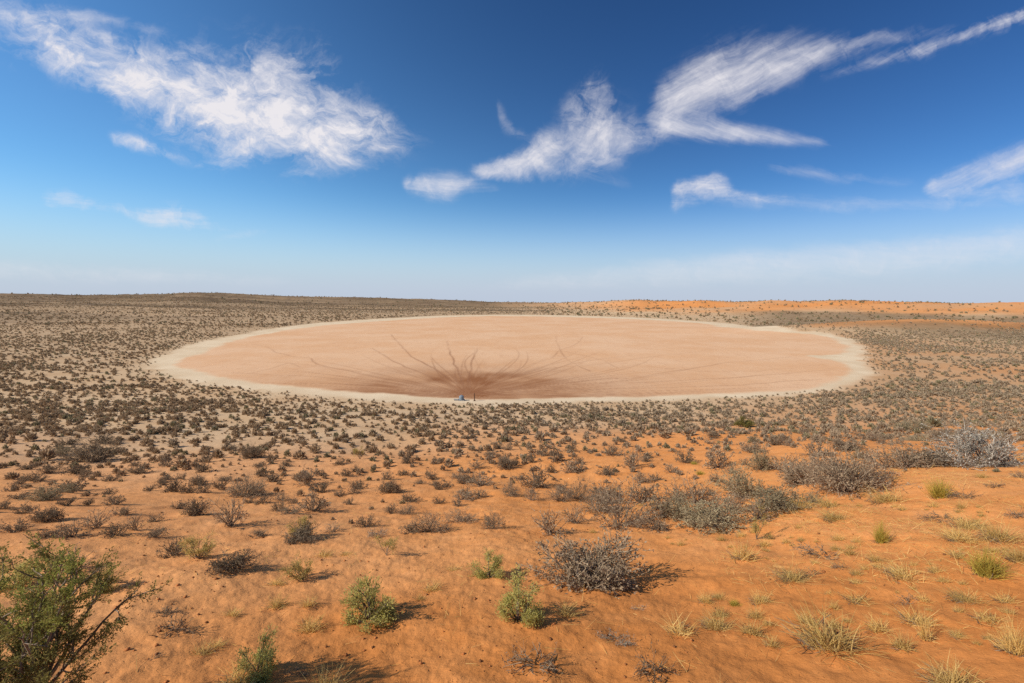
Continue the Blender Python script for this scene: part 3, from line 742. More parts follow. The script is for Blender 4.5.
# ------------------------------------------------------------------ plants the photograph shows one by one
# (pixel x, pixel y of the foot, width, height, kind[, label, short name for its neighbours' labels])
NAMED = [
    (370, 619, 48, 52, 'n', 'bright green leafy bush with a rounded crown and a dark shadow on orange sand', 'rounded bright green bush'),
    (519, 622, 42, 56, 'n', 'grey-green leafy bush, paler at its foot, in front of the big grey bush', 'tall grey-green bush'),
    (489, 578, 30, 32, 'n', 'small round green bush on a short bare stem, just behind a taller green bush', 'small round green bush'),
    (386, 556, 18, 30, 'l', 'slender little olive tree-like bush with a bare stem and long shadow', 'slender olive bush'),
    (258, 676, 38, 54, 'n', 'grey-green bush at the bottom edge beside rusty dry grass', 'grey-green bush at the bottom edge'),
    (302, 578, 28, 27, 'v', 'yellowish-green bush with open twigs on pale sand near the dune edge', 'open yellowish-green bush'),
    (199, 557, 28, 27, 'v', 'olive leafy bush touching a dark shrub on its left', 'olive bush'),
    (303, 536, 26, 26, 'v', 'yellow-green bush growing out of a low dark shrub', 'yellow-green bush over the dark shrub'),
    (104, 588, 26, 26, 'v', 'thin yellowish-green bush behind the corner tree', 'thin yellowish-green bush'),
    (744, 427, 15, 13, 'k', 'dark green compact bush standing alone on the plain before the pan', 'dark green compact bush'),
    (743, 496, 36, 30, 'a', 'greenish-grey bushy shrub with a dark right side behind the dense clump', 'greenish-grey shrub'),
    (586, 579, 98, 58, 'G', 'widest grey twiggy bush standing on open orange sand in the centre', 'widest grey bush'),
    (620, 525, 58, 46, 'O', 'large open grey shrub with see-through branches behind the widest bush', 'large open grey shrub'),
    (661, 517, 34, 28, 'g', 'dark-centred grey shrub between the open shrub and the dense clump', 'dark-centred grey shrub'),
    (711, 525, 66, 30, 'a', 'long dense grey-green shrub spreading low over orange sand', 'long dense grey-green shrub'),
    (697, 503, 42, 30, 'o', 'loose brownish shrub right behind the long dense one', 'loose brownish shrub'),
    (776, 512, 54, 30, 'a', 'straw-grey shrub mixed with yellow grass beside the yellow stem plant', 'straw-grey shrub'),
    (802, 482, 46, 30, 'G', 'low grey shrub joined to the left side of a big round one', 'low joined grey shrub'),
    (850, 488, 58, 44, 'G', 'big round purplish-grey shrub on the dune crest, straw at its foot', 'big round purplish shrub'),
    (888, 467, 44, 30, 'O', 'brownish-grey open shrub between the round purplish and white ones', 'brownish open shrub'),
    (926, 466, 42, 26, 'G', 'brown twiggy shrub touching the left of the whitish shrub', 'brown twiggy shrub'),
    (982, 465, 68, 36, 'w', 'whitish sparkling shrub with pale leaves on the crest of the dune', 'whitish sparkling shrub'),
    (757, 537, 18, 36, 'l', 'slender yellow-tinged plant on a single stem with a slanting shadow', 'yellow stem plant'),
    (985, 576, 40, 34, 'y', 'largest yellow-green broom-like tuft with a dark foot', 'largest yellow-green tuft'),
    (940, 496, 30, 24, 'y', 'bright yellow-green broom tuft just below the whitish shrub', 'bright yellow tuft'),
    (881, 543, 17, 26, 'y', 'narrow upright yellow tuft with a dark base on bare sand', 'narrow yellow tuft'),
    (832, 646, 72, 46, 'S', 'biggest dead grass clump, straw above and dark tangled below', 'biggest dead clump'),
    (1016, 650, 34, 50, 'S', 'tall pale straw grass cut off by the right edge', 'tall pale straw grass'),
    (955, 685, 50, 30, 'S', 'yellow straw tuft at the very bottom, far right of the dead clump', 'bottom straw tuft'),
    (820, 558, 40, 14, 't', 'flat dark mat of dead twigs on bare orange sand', 'flat dark twig mat'),
    (536, 668, 54, 24, 't', 'grey curved dead branch lying below the grey-green bush', 'curved dead branch'),
    (655, 676, 40, 26, 't', 'dark reddish dead twig heap near the bottom edge', 'dark reddish twig heap'),
    (228, 572, 44, 18, 'D', 'low spreading dark shrub on tan sand right of the olive bush', 'low spreading dark shrub'),
    (230, 526, 30, 34, 'o', 'tall upright grey-brown shrub with a narrow crown, left of the sandy gap', 'tall upright grey-brown shrub'),
    (313, 511, 34, 22, 'g', 'broad purple-grey shrub behind the yellow-green bush', 'broad purple-grey shrub'),
    (299, 541, 44, 12, 'D', 'low dark shrub under the yellow-green bush', 'low dark shrub under the bush'),
    (92, 461, 40, 18, 'D', 'large dark double shrub on the left plain, biggest of the dark ones there', 'large dark double shrub'),
    (552, 532, 32, 34, 'o', 'upright grey shrub with bare fanning twigs behind the widest bush', 'upright fanning shrub'),
    (536, 487, 30, 24, 'g', 'bushy brown shrub in the middle distance behind the fanning one', 'bushy brown shrub'),
    (431, 530, 38, 24, 'O', 'pale grey open twig shrub leaning left', 'pale open twig shrub'),
    (493, 528, 28, 22, 'O', 'pale rounded twig shrub with a shadow on bright sand', 'pale rounded twig shrub'),
    (719, 467, 30, 23, 'g', 'round reddish-grey shrub in the gap before the crest', 'round reddish-grey shrub'),
    (631, 468, 20, 23, 'g', 'dark tall shrub with a pointed crown behind the large open one', 'dark pointed shrub'),
    (763, 468, 26, 21, 'a', 'grey-green shrub with a dark right flank before the crest bushes', 'grey-green flanked shrub'),
    (72, 570, 32, 26, 'o', 'spiky dark purple shrub of bare twigs behind the corner tree', 'spiky purple shrub'),
    (15, 582, 34, 32, 'n', 'light green bush at the left edge behind the corner tree', 'light green edge bush'),
    (46, 521, 28, 15, 'D', 'rounded dark shrub above the corner tree on tan sand', 'rounded dark shrub'),
    (96, 528, 28, 22, 'o', 'loose twiggy shrub with fine upright stems on the left sand', 'loose upright shrub'),
    (911, 431, 32, 11, 'a', 'long low sage-grey shrub on the orange flat behind the crest', 'long low sage shrub'),
    (556, 461, 24, 19, 'g', 'dark bluish shrub leaning right on the middle slope', 'dark leaning shrub'),
    (251, 458, 18, 14, 'D', 'compact blackish shrub on the left slope', 'compact blackish shrub'),
    (390, 492, 24, 13, 'D', 'wide dark dome-shaped shrub in the middle of the slope', 'dome-shaped dark shrub'),
    (507, 469, 22, 11, 'D', 'low dark hummock shrub on the central slope', 'low dark hummock shrub'),
    (247, 496, 34, 17, 'G', 'wide reddish-brown shrub on the left slope', 'wide reddish-brown shrub'),
    (962, 544, 34, 20, 'S', 'bleached grass clump with a dark core right of the narrow yellow tuft', 'bleached dark-cored clump'),
    (792, 582, 36, 16, 'S', 'grey-green grass clump with trailing stems', 'grey-green grass clump'),
    (752, 632, 28, 20, 's', 'dense tuft with a blackish foot among sparse straw', 'black-footed tuft'),
]
OTHERS = [
    # left side
    (31, 441, 18, 9, 'd'), (12, 444, 12, 7, 'd'), (70, 444, 16, 8, 'd'), (100, 443, 22, 10, 'd'), (76, 474, 22, 13, 'd'), (46, 460, 25, 10, 'd'), (48, 473, 20, 10, 'd'), (37, 480, 19, 10, 'd'),
    (12, 479, 17, 8, 'd'), (70, 490, 30, 13, 'd'), (12, 491, 15, 9, 'd'), (46, 502, 28, 14, 'a'), (67, 507, 15, 9, 'd'), (25, 513, 20, 11, 'd'), (16, 533, 22, 13, 'd'), (4, 509, 13, 9, 'd'), (18, 499, 20, 8, 'd'),
    (72, 537, 26, 14, 'd'), (49, 537, 24, 9, 'd'), (115, 536, 22, 11, 'd'), (136, 530, 16, 24, 'o'), (109, 495, 15, 7, 'd'), (111, 481, 15, 7, 'd'), (114, 505, 21, 10, 'd'), (121, 516, 17, 8, 'd'), (154, 536, 20, 10, 'd'),
    (155, 522, 15, 9, 'g'), (150, 491, 11, 6, 'd'), (162, 484, 13, 7, 'd'), (174, 493, 22, 15, 'd'), (188, 494, 14, 10, 'd'), (180, 508, 18, 10, 'd'), (196, 516, 18, 16, 'd'), (127, 464, 14, 12, 'd'), (141, 473, 19, 11, 'd'),
    (151, 452, 13, 13, 'd'), (166, 466, 15, 14, 'g'), (182, 467, 17, 12, 'd'), (174, 447, 17, 15, 'g'), (168, 479, 15, 8, 'g'), (183, 479, 9, 7, 'd'), (174, 553, 24, 16, 'd'), (60, 455, 18, 9, 'a'), (28, 470, 16, 8, 'd'),
    (186, 467, 11, 10, 'd'), (203, 472, 15, 11, 'd'), (197, 482, 14, 8, 'g'), (218, 458, 18, 11, 'd'), (205, 452, 15, 8, 'd'), (224, 481, 14, 7, 'd'), (258, 467, 13, 6, 'd'), (262, 476, 16, 9, 'd'), (272, 481, 20, 10, 'd'),
    (300, 459, 18, 9, 'd'), (315, 452, 17, 10, 'd'), (307, 484, 21, 19, 'g'), (321, 491, 18, 11, 'd'), (264, 503, 16, 7, 'd'), (249, 502, 11, 6, 'd'), (202, 495, 16, 10, 'd'), (197, 516, 20, 17, 'd'), (258, 534, 18, 8, 'd'),
    (289, 515, 22, 5, 'd'), (293, 503, 11, 8, 'g'), (332, 530, 18, 10, 'o'), (350, 504, 12, 7, 'd'), (360, 488, 17, 12, 'd'), (347, 476, 13, 8, 'd'), (360, 459, 9, 18, 'l'), (373, 453, 17, 8, 'd'), (354, 493, 14, 8, 'g'),
    (366, 526, 20, 11, 'd'), (377, 537, 18, 14, 'p'), (339, 495, 12, 6, 'd'), (281, 500, 14, 9, 'g'), (339, 465, 12, 7, 'd'), (285, 466, 12, 6, 'd'), (132, 586, 20, 8, 'd'), (112, 582, 30, 7, 't'),
    # middle
    (409, 500, 21, 8, 'd'), (432, 479, 14, 11, 'g'), (420, 484, 13, 6, 'g'), (434, 486, 11, 6, 'g'), (411, 452, 17, 8, 'd'), (422, 445, 12, 12, 'd'), (405, 460, 10, 6, 'g'), (476, 468, 19, 13, 'o'), (508, 451, 11, 9, 'g'),
    (492, 455, 10, 6, 'g'), (570, 451, 14, 10, 'd'), (540, 440, 18, 9, 'g'), (554, 432, 14, 11, 'g'), (482, 485, 29, 11, 'g'), (458, 478, 17, 7, 'g'), (462, 499, 24, 10, 'g'), (480, 497, 18, 9, 'g'), (391, 512, 15, 10, 'g'),
    (408, 512, 19, 12, 'O'), (461, 520, 28, 15, 'O'), (411, 532, 20, 9, 'd'), (511, 497, 19, 21, 'O'), (532, 501, 15, 17, 'o'), (571, 473, 22, 15, 'g'), (577, 499, 20, 26, 'O'), (575, 521, 24, 20, 'o'), (577, 471, 26, 11, 'g'),
    (606, 476, 19, 10, 'd'), (614, 455, 22, 11, 'd'), (641, 483, 19, 13, 'g'), (656, 480, 17, 8, 'g'), (686, 462, 19, 15, 'd'), (671, 471, 18, 9, 'g'), (753, 452, 24, 15, 'g'), (745, 465, 11, 8, 'g'), (665, 438, 15, 9, 'd'),
    (689, 436, 19, 9, 'g'), (712, 438, 14, 9, 'g'), (775, 445, 15, 11, 'd'), (449, 466, 16, 9, 'g'), (459, 455, 14, 8, 'g'), (522, 480, 14, 7, 'g'), (597, 494, 18, 9, 'g'), (646, 462, 16, 8, 'g'), (700, 474, 12, 5, 'y'),
    (695, 478, 12, 6, 'g'), (694, 464, 10, 4, 'y'), (431, 591, 26, 14, 's'), (455, 572, 22, 5, 's'), (566, 616, 36, 17, 's'), (616, 641, 38, 12, 'p'), (345, 555, 16, 5, 's'), (420, 600, 14, 8, 's'),
    # right
    (818, 456, 32, 18, 'g'), (848, 450, 28, 15, 'G'), (782, 443, 22, 11, 'g'), (882, 429, 16, 9, 'g'), (933, 427, 19, 12, 'a'), (920, 441, 24, 6, 'a'), (1004, 434, 16, 10, 'g'), (859, 436, 13, 5, 'g'), (873, 438, 13, 7, 'g'),
    (793, 427, 15, 8, 'd'), (805, 435, 12, 10, 'g'), (966, 498, 30, 10, 't'), (888, 500, 38, 16, 'S'), (997, 487, 18, 6, 't'), (982, 478, 14, 8, 's'), (905, 578, 40, 15, 'S'), (1000, 541, 40, 28, 'S'), (1018, 517, 20, 10, 't'),
    (1018, 564, 22, 24, 'S'), (836, 522, 30, 13, 'S'), (942, 518, 38, 7, 't'), (972, 528, 40, 14, 'S'), (968, 599, 38, 16, 'S'), (926, 637, 16, 40, 's'), (907, 600, 24, 8, 't'), (944, 582, 15, 10, 's'), (920, 621, 40, 16, 's'),
    (880, 628, 30, 18, 's'), (761, 602, 24, 15, 'S'), (720, 595, 18, 9, 'S'), (743, 559, 28, 26, 's'), (735, 601, 16, 6, 'y'), (680, 633, 38, 20, 's'), (716, 626, 34, 22, 'S'), (812, 575, 24, 6, 't'), (840, 570, 16, 6, 't'),
    (925, 600, 20, 9, 's'), (990, 622, 34, 14, 's'), (860, 600, 34, 9, 's'), (960, 560, 26, 10, 's'), (830, 508, 26, 12, 's'), (800, 512, 26, 16, 'S'), (770, 624, 22, 8, 's'), (640, 606, 18, 6, 'p'), (1008, 600, 26, 12, 's'),
    (598, 513, 40, 28, 'O'), (641, 501, 36, 26, 'g'), (655, 528, 30, 18, 'g'), (684, 519, 36, 24, 'a'), (730, 513, 40, 26, 'O'), (757, 520, 30, 20, 'g'), (820, 471, 34, 20, 'O'), (836, 475, 30, 22, 'g'),
    (870, 479, 40, 24, 'O'), (905, 468, 36, 22, 'g'), (945, 465, 34, 22, 'O'), (790, 471, 30, 18, 'g'), (561, 501, 26, 20, 'O'), (676, 500, 30, 20, 'o'), (605, 503, 30, 22, 'g'),
    # bottom left
    (323, 556, 24, 8, 's'), (277, 608, 26, 17, 's'), (309, 609, 20, 13, 's'), (276, 584, 24, 7, 's'), (232, 618, 20, 10, 's'), (167, 616, 20, 7, 'd'), (176, 637, 36, 20, 't'), (236, 684, 44, 24, 's'), (153, 662, 20, 5, 't'),
    (309, 630, 34, 18, 's'), (202, 654, 26, 12, 's'), (296, 674, 26, 7, 't'), (325, 694, 44, 30, 's'), (215, 648, 24, 10, 's'),
]

PLACED = []          # (object, pixel x, pixel y, width px, kind key, given label or None, short name or None)
_rng = random.Random(3)

def place(px, py, wpx, hpx, key, label=None, short=None, world_xy=None, wm=None, hm=None):
    K = KINDS[key]
    x, y = world_xy if world_xy else to_ground(px, py)
    z = float(height(x, y))
    if wm is None:
        depth = -(_M.T @ np.array([x, y, z - EYE]))[2]
        wm = (1.25 if key in 'OaoGsS' else 1.12) * wpx * depth / FPX; hm = hpx * depth / FPX * 0.98
    V = _rng.choice(K['V'])
    big = wpx >= 26 and key not in 'tp'
    if big:
        o = bpy.data.objects.new(K['name'], None)
        o.empty_display_size = 0.2
        scene.collection.objects.link(o)
        for nm, me in zip(K['parts'], V[:2]):
            c = bpy.data.objects.new(nm, me); scene.collection.objects.link(c); c.parent = o
    else:
        o = bpy.data.objects.new(K['name'], V[2]); scene.collection.objects.link(o)
    o.location = (x, y, z - 0.015)
    o.rotation_euler = (_rng.gauss(0, 0.05), _rng.gauss(0, 0.05), _rng.uniform(0, 6.2832) if key not in ('t',) else _rng.uniform(-0.5, 0.5))
    o.scale = (wm, wm * _rng.uniform(0.85, 1.1), hm / K['ratio'])
    o['category'] = K['cat']
    PLACED.append([o, px, py, wpx, hpx, key, label, short, x, y, wm])
    return o

for it in NAMED: place(*it)
for it in OTHERS: place(*it)
print('hand placed', len(PLACED))

# ------------------------------------------------------------------ the corner tree
def corner_tree():
    x, y = to_ground(34, 752)
    z = float(height(x, y))
    top = 20.0 - y * math.tan(math.atan((558 - 297) / FPX)) - z      # crown top at the height the photograph shows
    H = max(top, 1.2) * 1.05
    root = bpy.data.objects.new('corner_tree', None); root.name = 'thorn_tree'
    scene.collection.objects.link(root); root.location = (x, y, z)
    root['category'] = 'tree'; root['label'] = 'dark green feathery tree with thin grey branches filling the lower corner of the sand'
    S = Strips(301); B = Strips(302); F1 = Strips(303); F2 = Strips(304); r = S.r
    trunk = S.path(Vector((0, 0, -0.05)), Vector((0.05, 0.02, 1)), H * 0.30, 4, 0.08)
    S.prism(trunk, 0.045, 0.034, 0.3)
    limbs = []
    for i in range(20):
        ph = i * 2.39996 + r.gauss(0, 0.25); th = r.uniform(0.2, 1.08)
        d = Vector((math.sin(th) * math.cos(ph), math.sin(th) * math.sin(ph), math.cos(th)))
        k = 1 / math.sqrt((math.sin(th) / 0.80) ** 2 + (math.cos(th) / (H * 0.72)) ** 2)
        p0 = trunk[2].lerp(trunk[-1], r.random())
        path = B.path(p0, d, k * r.uniform(0.8, 1.0), 6, 0.13, 0.03)
        B.prism(path, 0.021, 0.006, r.random())
        for j in range(11):
            t = r.uniform(1.2, 6); a = min(int(t), 5); q0 = path[a].lerp(path[a + 1], t - a)
            tw = B.path(q0, off((path[a + 1] - path[a]).normalized(), r.uniform(0.35, 1.1), r), r.uniform(0.18, 0.46), 4, 0.17, 0.03)
            B.prism(tw, 0.0075, 0.002, r.random())
            lit = tw[-1].z > H * 0.56 and r.random() < 0.45  # some upper twigs take the leaf colour with sunlight painted in
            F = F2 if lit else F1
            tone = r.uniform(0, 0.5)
            for k2 in range(7):
                u = r.uniform(0.8, 4); a2 = min(int(u), 3); q1 = tw[a2].lerp(tw[a2 + 1], u - a2)
                sp = F.path(q1, off((tw[a2 + 1] - tw[a2]).normalized(), r.uniform(0.3, 1.0), r), r.uniform(0.08, 0.20), 3, 0.16, 0.04)
                F.ribbon(sp, 0.0022, 0.0012, 0.1)
                for k3 in range(26):
                    w = r.uniform(0, 3); b = min(int(w), 2); c = sp[b].lerp(sp[b + 1], w - b) + Vector((r.gauss(0, .012), r.gauss(0, .012), r.gauss(0, .012)))
                    F.leaf(c, off((sp[b + 1] - sp[b]).normalized(), r.uniform(0.3, 1.2), r), r.uniform(0.016, 0.040), r.uniform(0.0035, 0.0075), min(1, tone + 0.5 * r.random()))
    def kid(nm, me, par):
        c = bpy.data.objects.new(nm, me); scene.collection.objects.link(c); c.parent = par; return c
    t = kid('trunk', S.mesh('trunk', M_WOOD), root)
    kid('branches', B.mesh('branches', M_WOOD), t)
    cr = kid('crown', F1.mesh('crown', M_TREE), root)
    fr = kid('painted_lit_leaves', F2.mesh('painted_lit_leaves', M_TREELIT), cr)  # upper leaves, their lit look put into the colour
    PLACED.append([root, 60, 640, 140, 130, 'T', root['label'], 'corner tree', x, y, 1.8])
corner_tree()

# ------------------------------------------------------------------ water trough and post at the edge of the pan
def lathe(prof, n=20, sx=1.0, sy=1.0):
    v, f = [], []
    for (r, z) in prof:
        for k in range(n):
            a = 2 * math.pi * k / n
            v.append((r * math.cos(a) * sx, r * math.sin(a) * sy, z))
    for i in range(len(prof) - 1):
        for k in range(n):
            k2 = (k + 1) % n
            f.append((i * n + k, i * n + k2, (i + 1) * n + k2, (i + 1) * n + k))
    return v, f

def box(cx, cy, cz, sx, sy, sz, taper=1.0):
    v = [(cx + a * sx / 2 * t, cy + b * sy / 2 * t, cz + c * sz / 2) for c, t in ((-1, 1.0), (1, taper)) for a, b in ((-1, -1), (1, -1), (1, 1), (-1, 1))]
    f = [(0, 3, 2, 1), (4, 5, 6, 7), (0, 1, 5, 4), (1, 2, 6, 5), (2, 3, 7, 6), (3, 0, 4, 7)]
    return v, f

def part(name, geo, mat, parent):
    v, f = [], []
    for gv, gf in geo:
        f += [tuple(i + len(v) for i in q) for q in gf]; v += gv
    me = bpy.data.meshes.new(name); me.from_pydata(v, [], f); me.materials.append(mat); me.update()
    o = bpy.data.objects.new(name, me); scene.collection.objects.link(o); o.parent = parent
    return o

def plain_mat(name, col, rough, var=0.2, metal=0.0):
    m, T, b = new_mat(name, rough)
    n = T.noise(T.node('ShaderNodeTexCoord').outputs['Object'], 6.0, 5, 0.65)
    c = T.mix(T.ramp(n, 0.3, 0.7), tuple(k * (1 - var) for k in col), tuple(k * (1 + var) for k in col))
    T.l.new(c, b.inputs['Base Color']); b.inputs['Metallic'].default_value = metal
    return m

def water_point():
    grey = plain_mat('weathered_grey_tank', (0.20, 0.235, 0.27), 0.7); conc = plain_mat('bleached_concrete', (0.30, 0.29, 0.27), 0.9)
    rust = plain_mat('rusted_iron', (0.10, 0.055, 0.035), 0.8)
    x, y = to_ground(461.5, 400.5); z = float(height(x, y))
    t = bpy.data.objects.new('water_tank', None); scene.collection.objects.link(t); t.location = (x, y, z - 0.02)
    t['category'] = 'water tank'; t['label'] = 'small blue-grey water tank at the near edge of the dry pan'
    part('base', [box(0, 0, 0.09, 1.15, 1.15, 0.2)], conc, t)
    part('body', [lathe([(0.0, 0.19), (0.44, 0.192), (0.45, 0.22), (0.455, 0.5), (0.46, 0.52), (0.455, 0.54), (0.455, 0.82), (0.43, 0.9), (0.2, 1.0), (0.0, 1.02)])], grey, t)
    part('lid', [lathe([(0.16, 1.005), (0.16, 1.07), (0.0, 1.08)])], grey, t)
    part('trough', [box(-0.98, -0.05, 0.15, 0.8, 0.5, 0.3, 1.12)], conc, t)
    part('pipe', [box(-0.52, 0, 0.34, 0.16, 0.06, 0.06)], rust, t)
    PLACED.append([t, 461, 400, 7, 6, 'X', t['label'], 'water tank', x, y, 1.2])
    x, y = to_ground(474.5, 401); z = float(height(x, y))
    p = bpy.data.objects.new('marker_post', None); scene.collection.objects.link(p); p.location = (x, y, z - 0.02)
    p['category'] = 'post'; p['label'] = 'thin dark upright post at the near edge of the dry pan'
    part('shaft', [box(0, 0, 0.75, 0.17, 0.17, 1.5, 0.8)], rust, p)
    part('foot', [box(0, 0, 0.1, 0.42, 0.36, 0.22, 0.7)], rust, p)
    PLACED.append([p, 474, 401, 4, 9, 'X', p['label'], 'dark post', x, y, 0.3])
water_point()
_hw = len(PLACED)

# ------------------------------------------------------------------ more shrubs: positions by density
rng = np.random.RandomState(21)
def near_any(x, y, w, P, k=0.55):
    for q in P:
        if (q[8] - x) ** 2 + (q[9] - y) ** 2 < (k * (q[10] + w)) ** 2: return True
    return False

def masks(x, y):
    s = slope_of(x, y); r = np.hypot(x, y); az = np.arctan2(x, y)
    return s, r, az

CAND = []            # x, y, width, height, tone (0 dark brown, 1 grey, 2 olive)
def scatter(n, xr, yr, dens, size, tone, seed):
    g = np.random.RandomState(seed)
    x = g.uniform(*xr, n); y = g.uniform(*yr, n)
    keep = (np.abs(x) < 1.22 * y + 6)
    d = dens(x, y); keep &= g.rand(n) < d
    x, y = x[keep], y[keep]
    do = sdist(x, y, RIM_W) if len(x) else np.zeros(0)
    ok = do < 0.8 - 4.0 * g.rand(len(x)) ** 3
    x, y, do = x[ok], y[ok], do[ok]
    w = size(x, y, g); t = tone(x, y, g)
    w = w * np.clip(0.62 + -do / 20.0, 0.62, 1.0)
    CAND.append(np.stack([x, y, w, w * g.uniform(0.42, 0.75, len(x)), t], 1))

def side_tone(x, y, g):
    az = np.arctan2(x, y)
    t = np.where(g.rand(len(x)) < sstep(-0.5, 0.5, az + 0.05), 1.0, 0.0)
    return np.where(g.rand(len(x)) < 0.12, 2.0, t)

# slope below the eye and the plain before the pan
scatter(72000, (-130, 130), (14, 100), lambda x, y: (0.23 * sstep(14, 34, y) + 0.12 * sstep(52, 72, y) + 0.035) * (0.55 + 0.9 * np.clip(fbm(x * 0.09, y * 0.09, 3) + 0.5, 0, 1)),
        lambda x, y, g: (0.38 + 1.1 * g.rand(len(x)) ** 1.7) * (0.6 + 0.4 * sstep(20, 60, y)), side_tone, 1)
# both flanks
scatter(70000, (-330, -40), (95, 330), lambda x, y: (0.52 + 0.7 * np.clip(fbm(x * 0.02, y * 0.05, 3), -0.5, 0.5)) * (1 - 0.72 * sstep(150, 310, np.hypot(x, y))), lambda x, y, g: 0.7 + 1.0 * g.rand(len(x)), side_tone, 2)
scatter(52000, (40, 330), (90, 330), lambda x, y: (0.55 + 0.8 * np.clip(fbm(x * 0.03, y * 0.05, 3), -0.5, 0.5)) * (1 - 0.15 * sstep(150, 310, np.hypot(x, y))) * np.where(height(x, y, False) > 3.5, 0.14, 1.0), lambda x, y, g: 0.7 + 1.2 * g.rand(len(x)), side_tone, 3)
# far plain and dunes
scatter(26000, (-900, 60), (300, 900), lambda x, y: 0.7 + 0.8 * np.clip(fbm(x * 0.008, y * 0.03, 3), -0.5, 0.5), lambda x, y, g: 1.2 + 1.8 * g.rand(len(x)), side_tone, 4)
scatter(14000, (40, 900), (300, 900), lambda x, y: np.where(height(x, y, False) > 5.5, 0.34, 0.8), lambda x, y, g: 1.1 + 4.0 * g.rand(len(x)) ** 3, lambda x, y, g: np.where(g.rand(len(x)) < 0.5, 2.0, 0.0), 5)
scatter(5000, (-1200, 900), (800, 1500), lambda x, y: 0.5 + 0 * x, lambda x, y, g: 2.0 + 4.5 * g.rand(len(x)) ** 2.2, lambda x, y, g: np.where(g.rand(len(x)) < 0.4, 2.0, 0.0), 6)
C_ = np.concatenate(CAND)
zc = height(C_[:, 0], C_[:, 1])
cam_pts = (np.stack([C_[:, 0], C_[:, 1], zc - EYE], 1)) @ _M
pxs = 512 + FPX * cam_pts[:, 0] / -cam_pts[:, 2]; pys = 341.5 - FPX * cam_pts[:, 1] / -cam_pts[:, 2]
wpx = C_[:, 2] * FPX / -cam_pts[:, 2]
inview = (pxs > -40) & (pxs < 1064) & (pys < 720)
# drop those that would stand inside a hand-placed plant
drop = np.zeros(len(C_), bool)
for q in PLACED:
    drop |= (np.hypot(C_[:, 0] - q[8], C_[:, 1] - q[9]) < 0.5 * (q[10] + C_[:, 2]) * 0.9 + 0.05)
idx = np.where(inview & ~drop)[0]
order = idx[np.argsort(-wpx[idx])]
n_shrub = sum(1 for q in PLACED if q[0]['category'] == 'shrub')
taken = []
for i in order:
    if len(taken) + n_shrub >= 296: break
    if pys[i] < 425 or not (2 < pxs[i] < 1022): continue
    taken.append(i)
for i in taken:
    tone = C_[i, 4]
    key = 'd' if tone == 0 else ('g' if tone == 1 else 'a')
    place(float(pxs[i]), float(pys[i]), float(wpx[i]), float(wpx[i] * C_[i, 3] / C_[i, 2]), key, world_xy=(float(C_[i, 0]), float(C_[i, 1])), wm=float(C_[i, 2]), hm=float(C_[i, 3]))
print('individual shrubs', n_shrub + len(taken), 'rest', len(idx) - len(taken))

def more_grass():
    g = np.random.RandomState(91); n = 0
    for _ in range(4000):
        if n >= 85: break
        px, py = g.uniform(560, 1015), g.uniform(490, 676)
        if g.rand() > sstep(560, 820, px) * 0.8 + 0.2: continue
        x, y = to_ground(px, py)
        if fbm(np.array([x * 0.45]), np.array([y * 0.45]), 3)[0] < -0.05: continue
        w = g.uniform(0.14, 0.42)
        if near_any(x, y, w, PLACED, 0.42): continue
        wp = w * FPX / math.hypot(y, 6)
        place(px, py, wp, wp * 0.55, 's' if g.rand() < 0.6 else 'S', world_xy=(x, y), wm=w, hm=w * g.uniform(0.45, 0.8)); n += 1
more_grass()
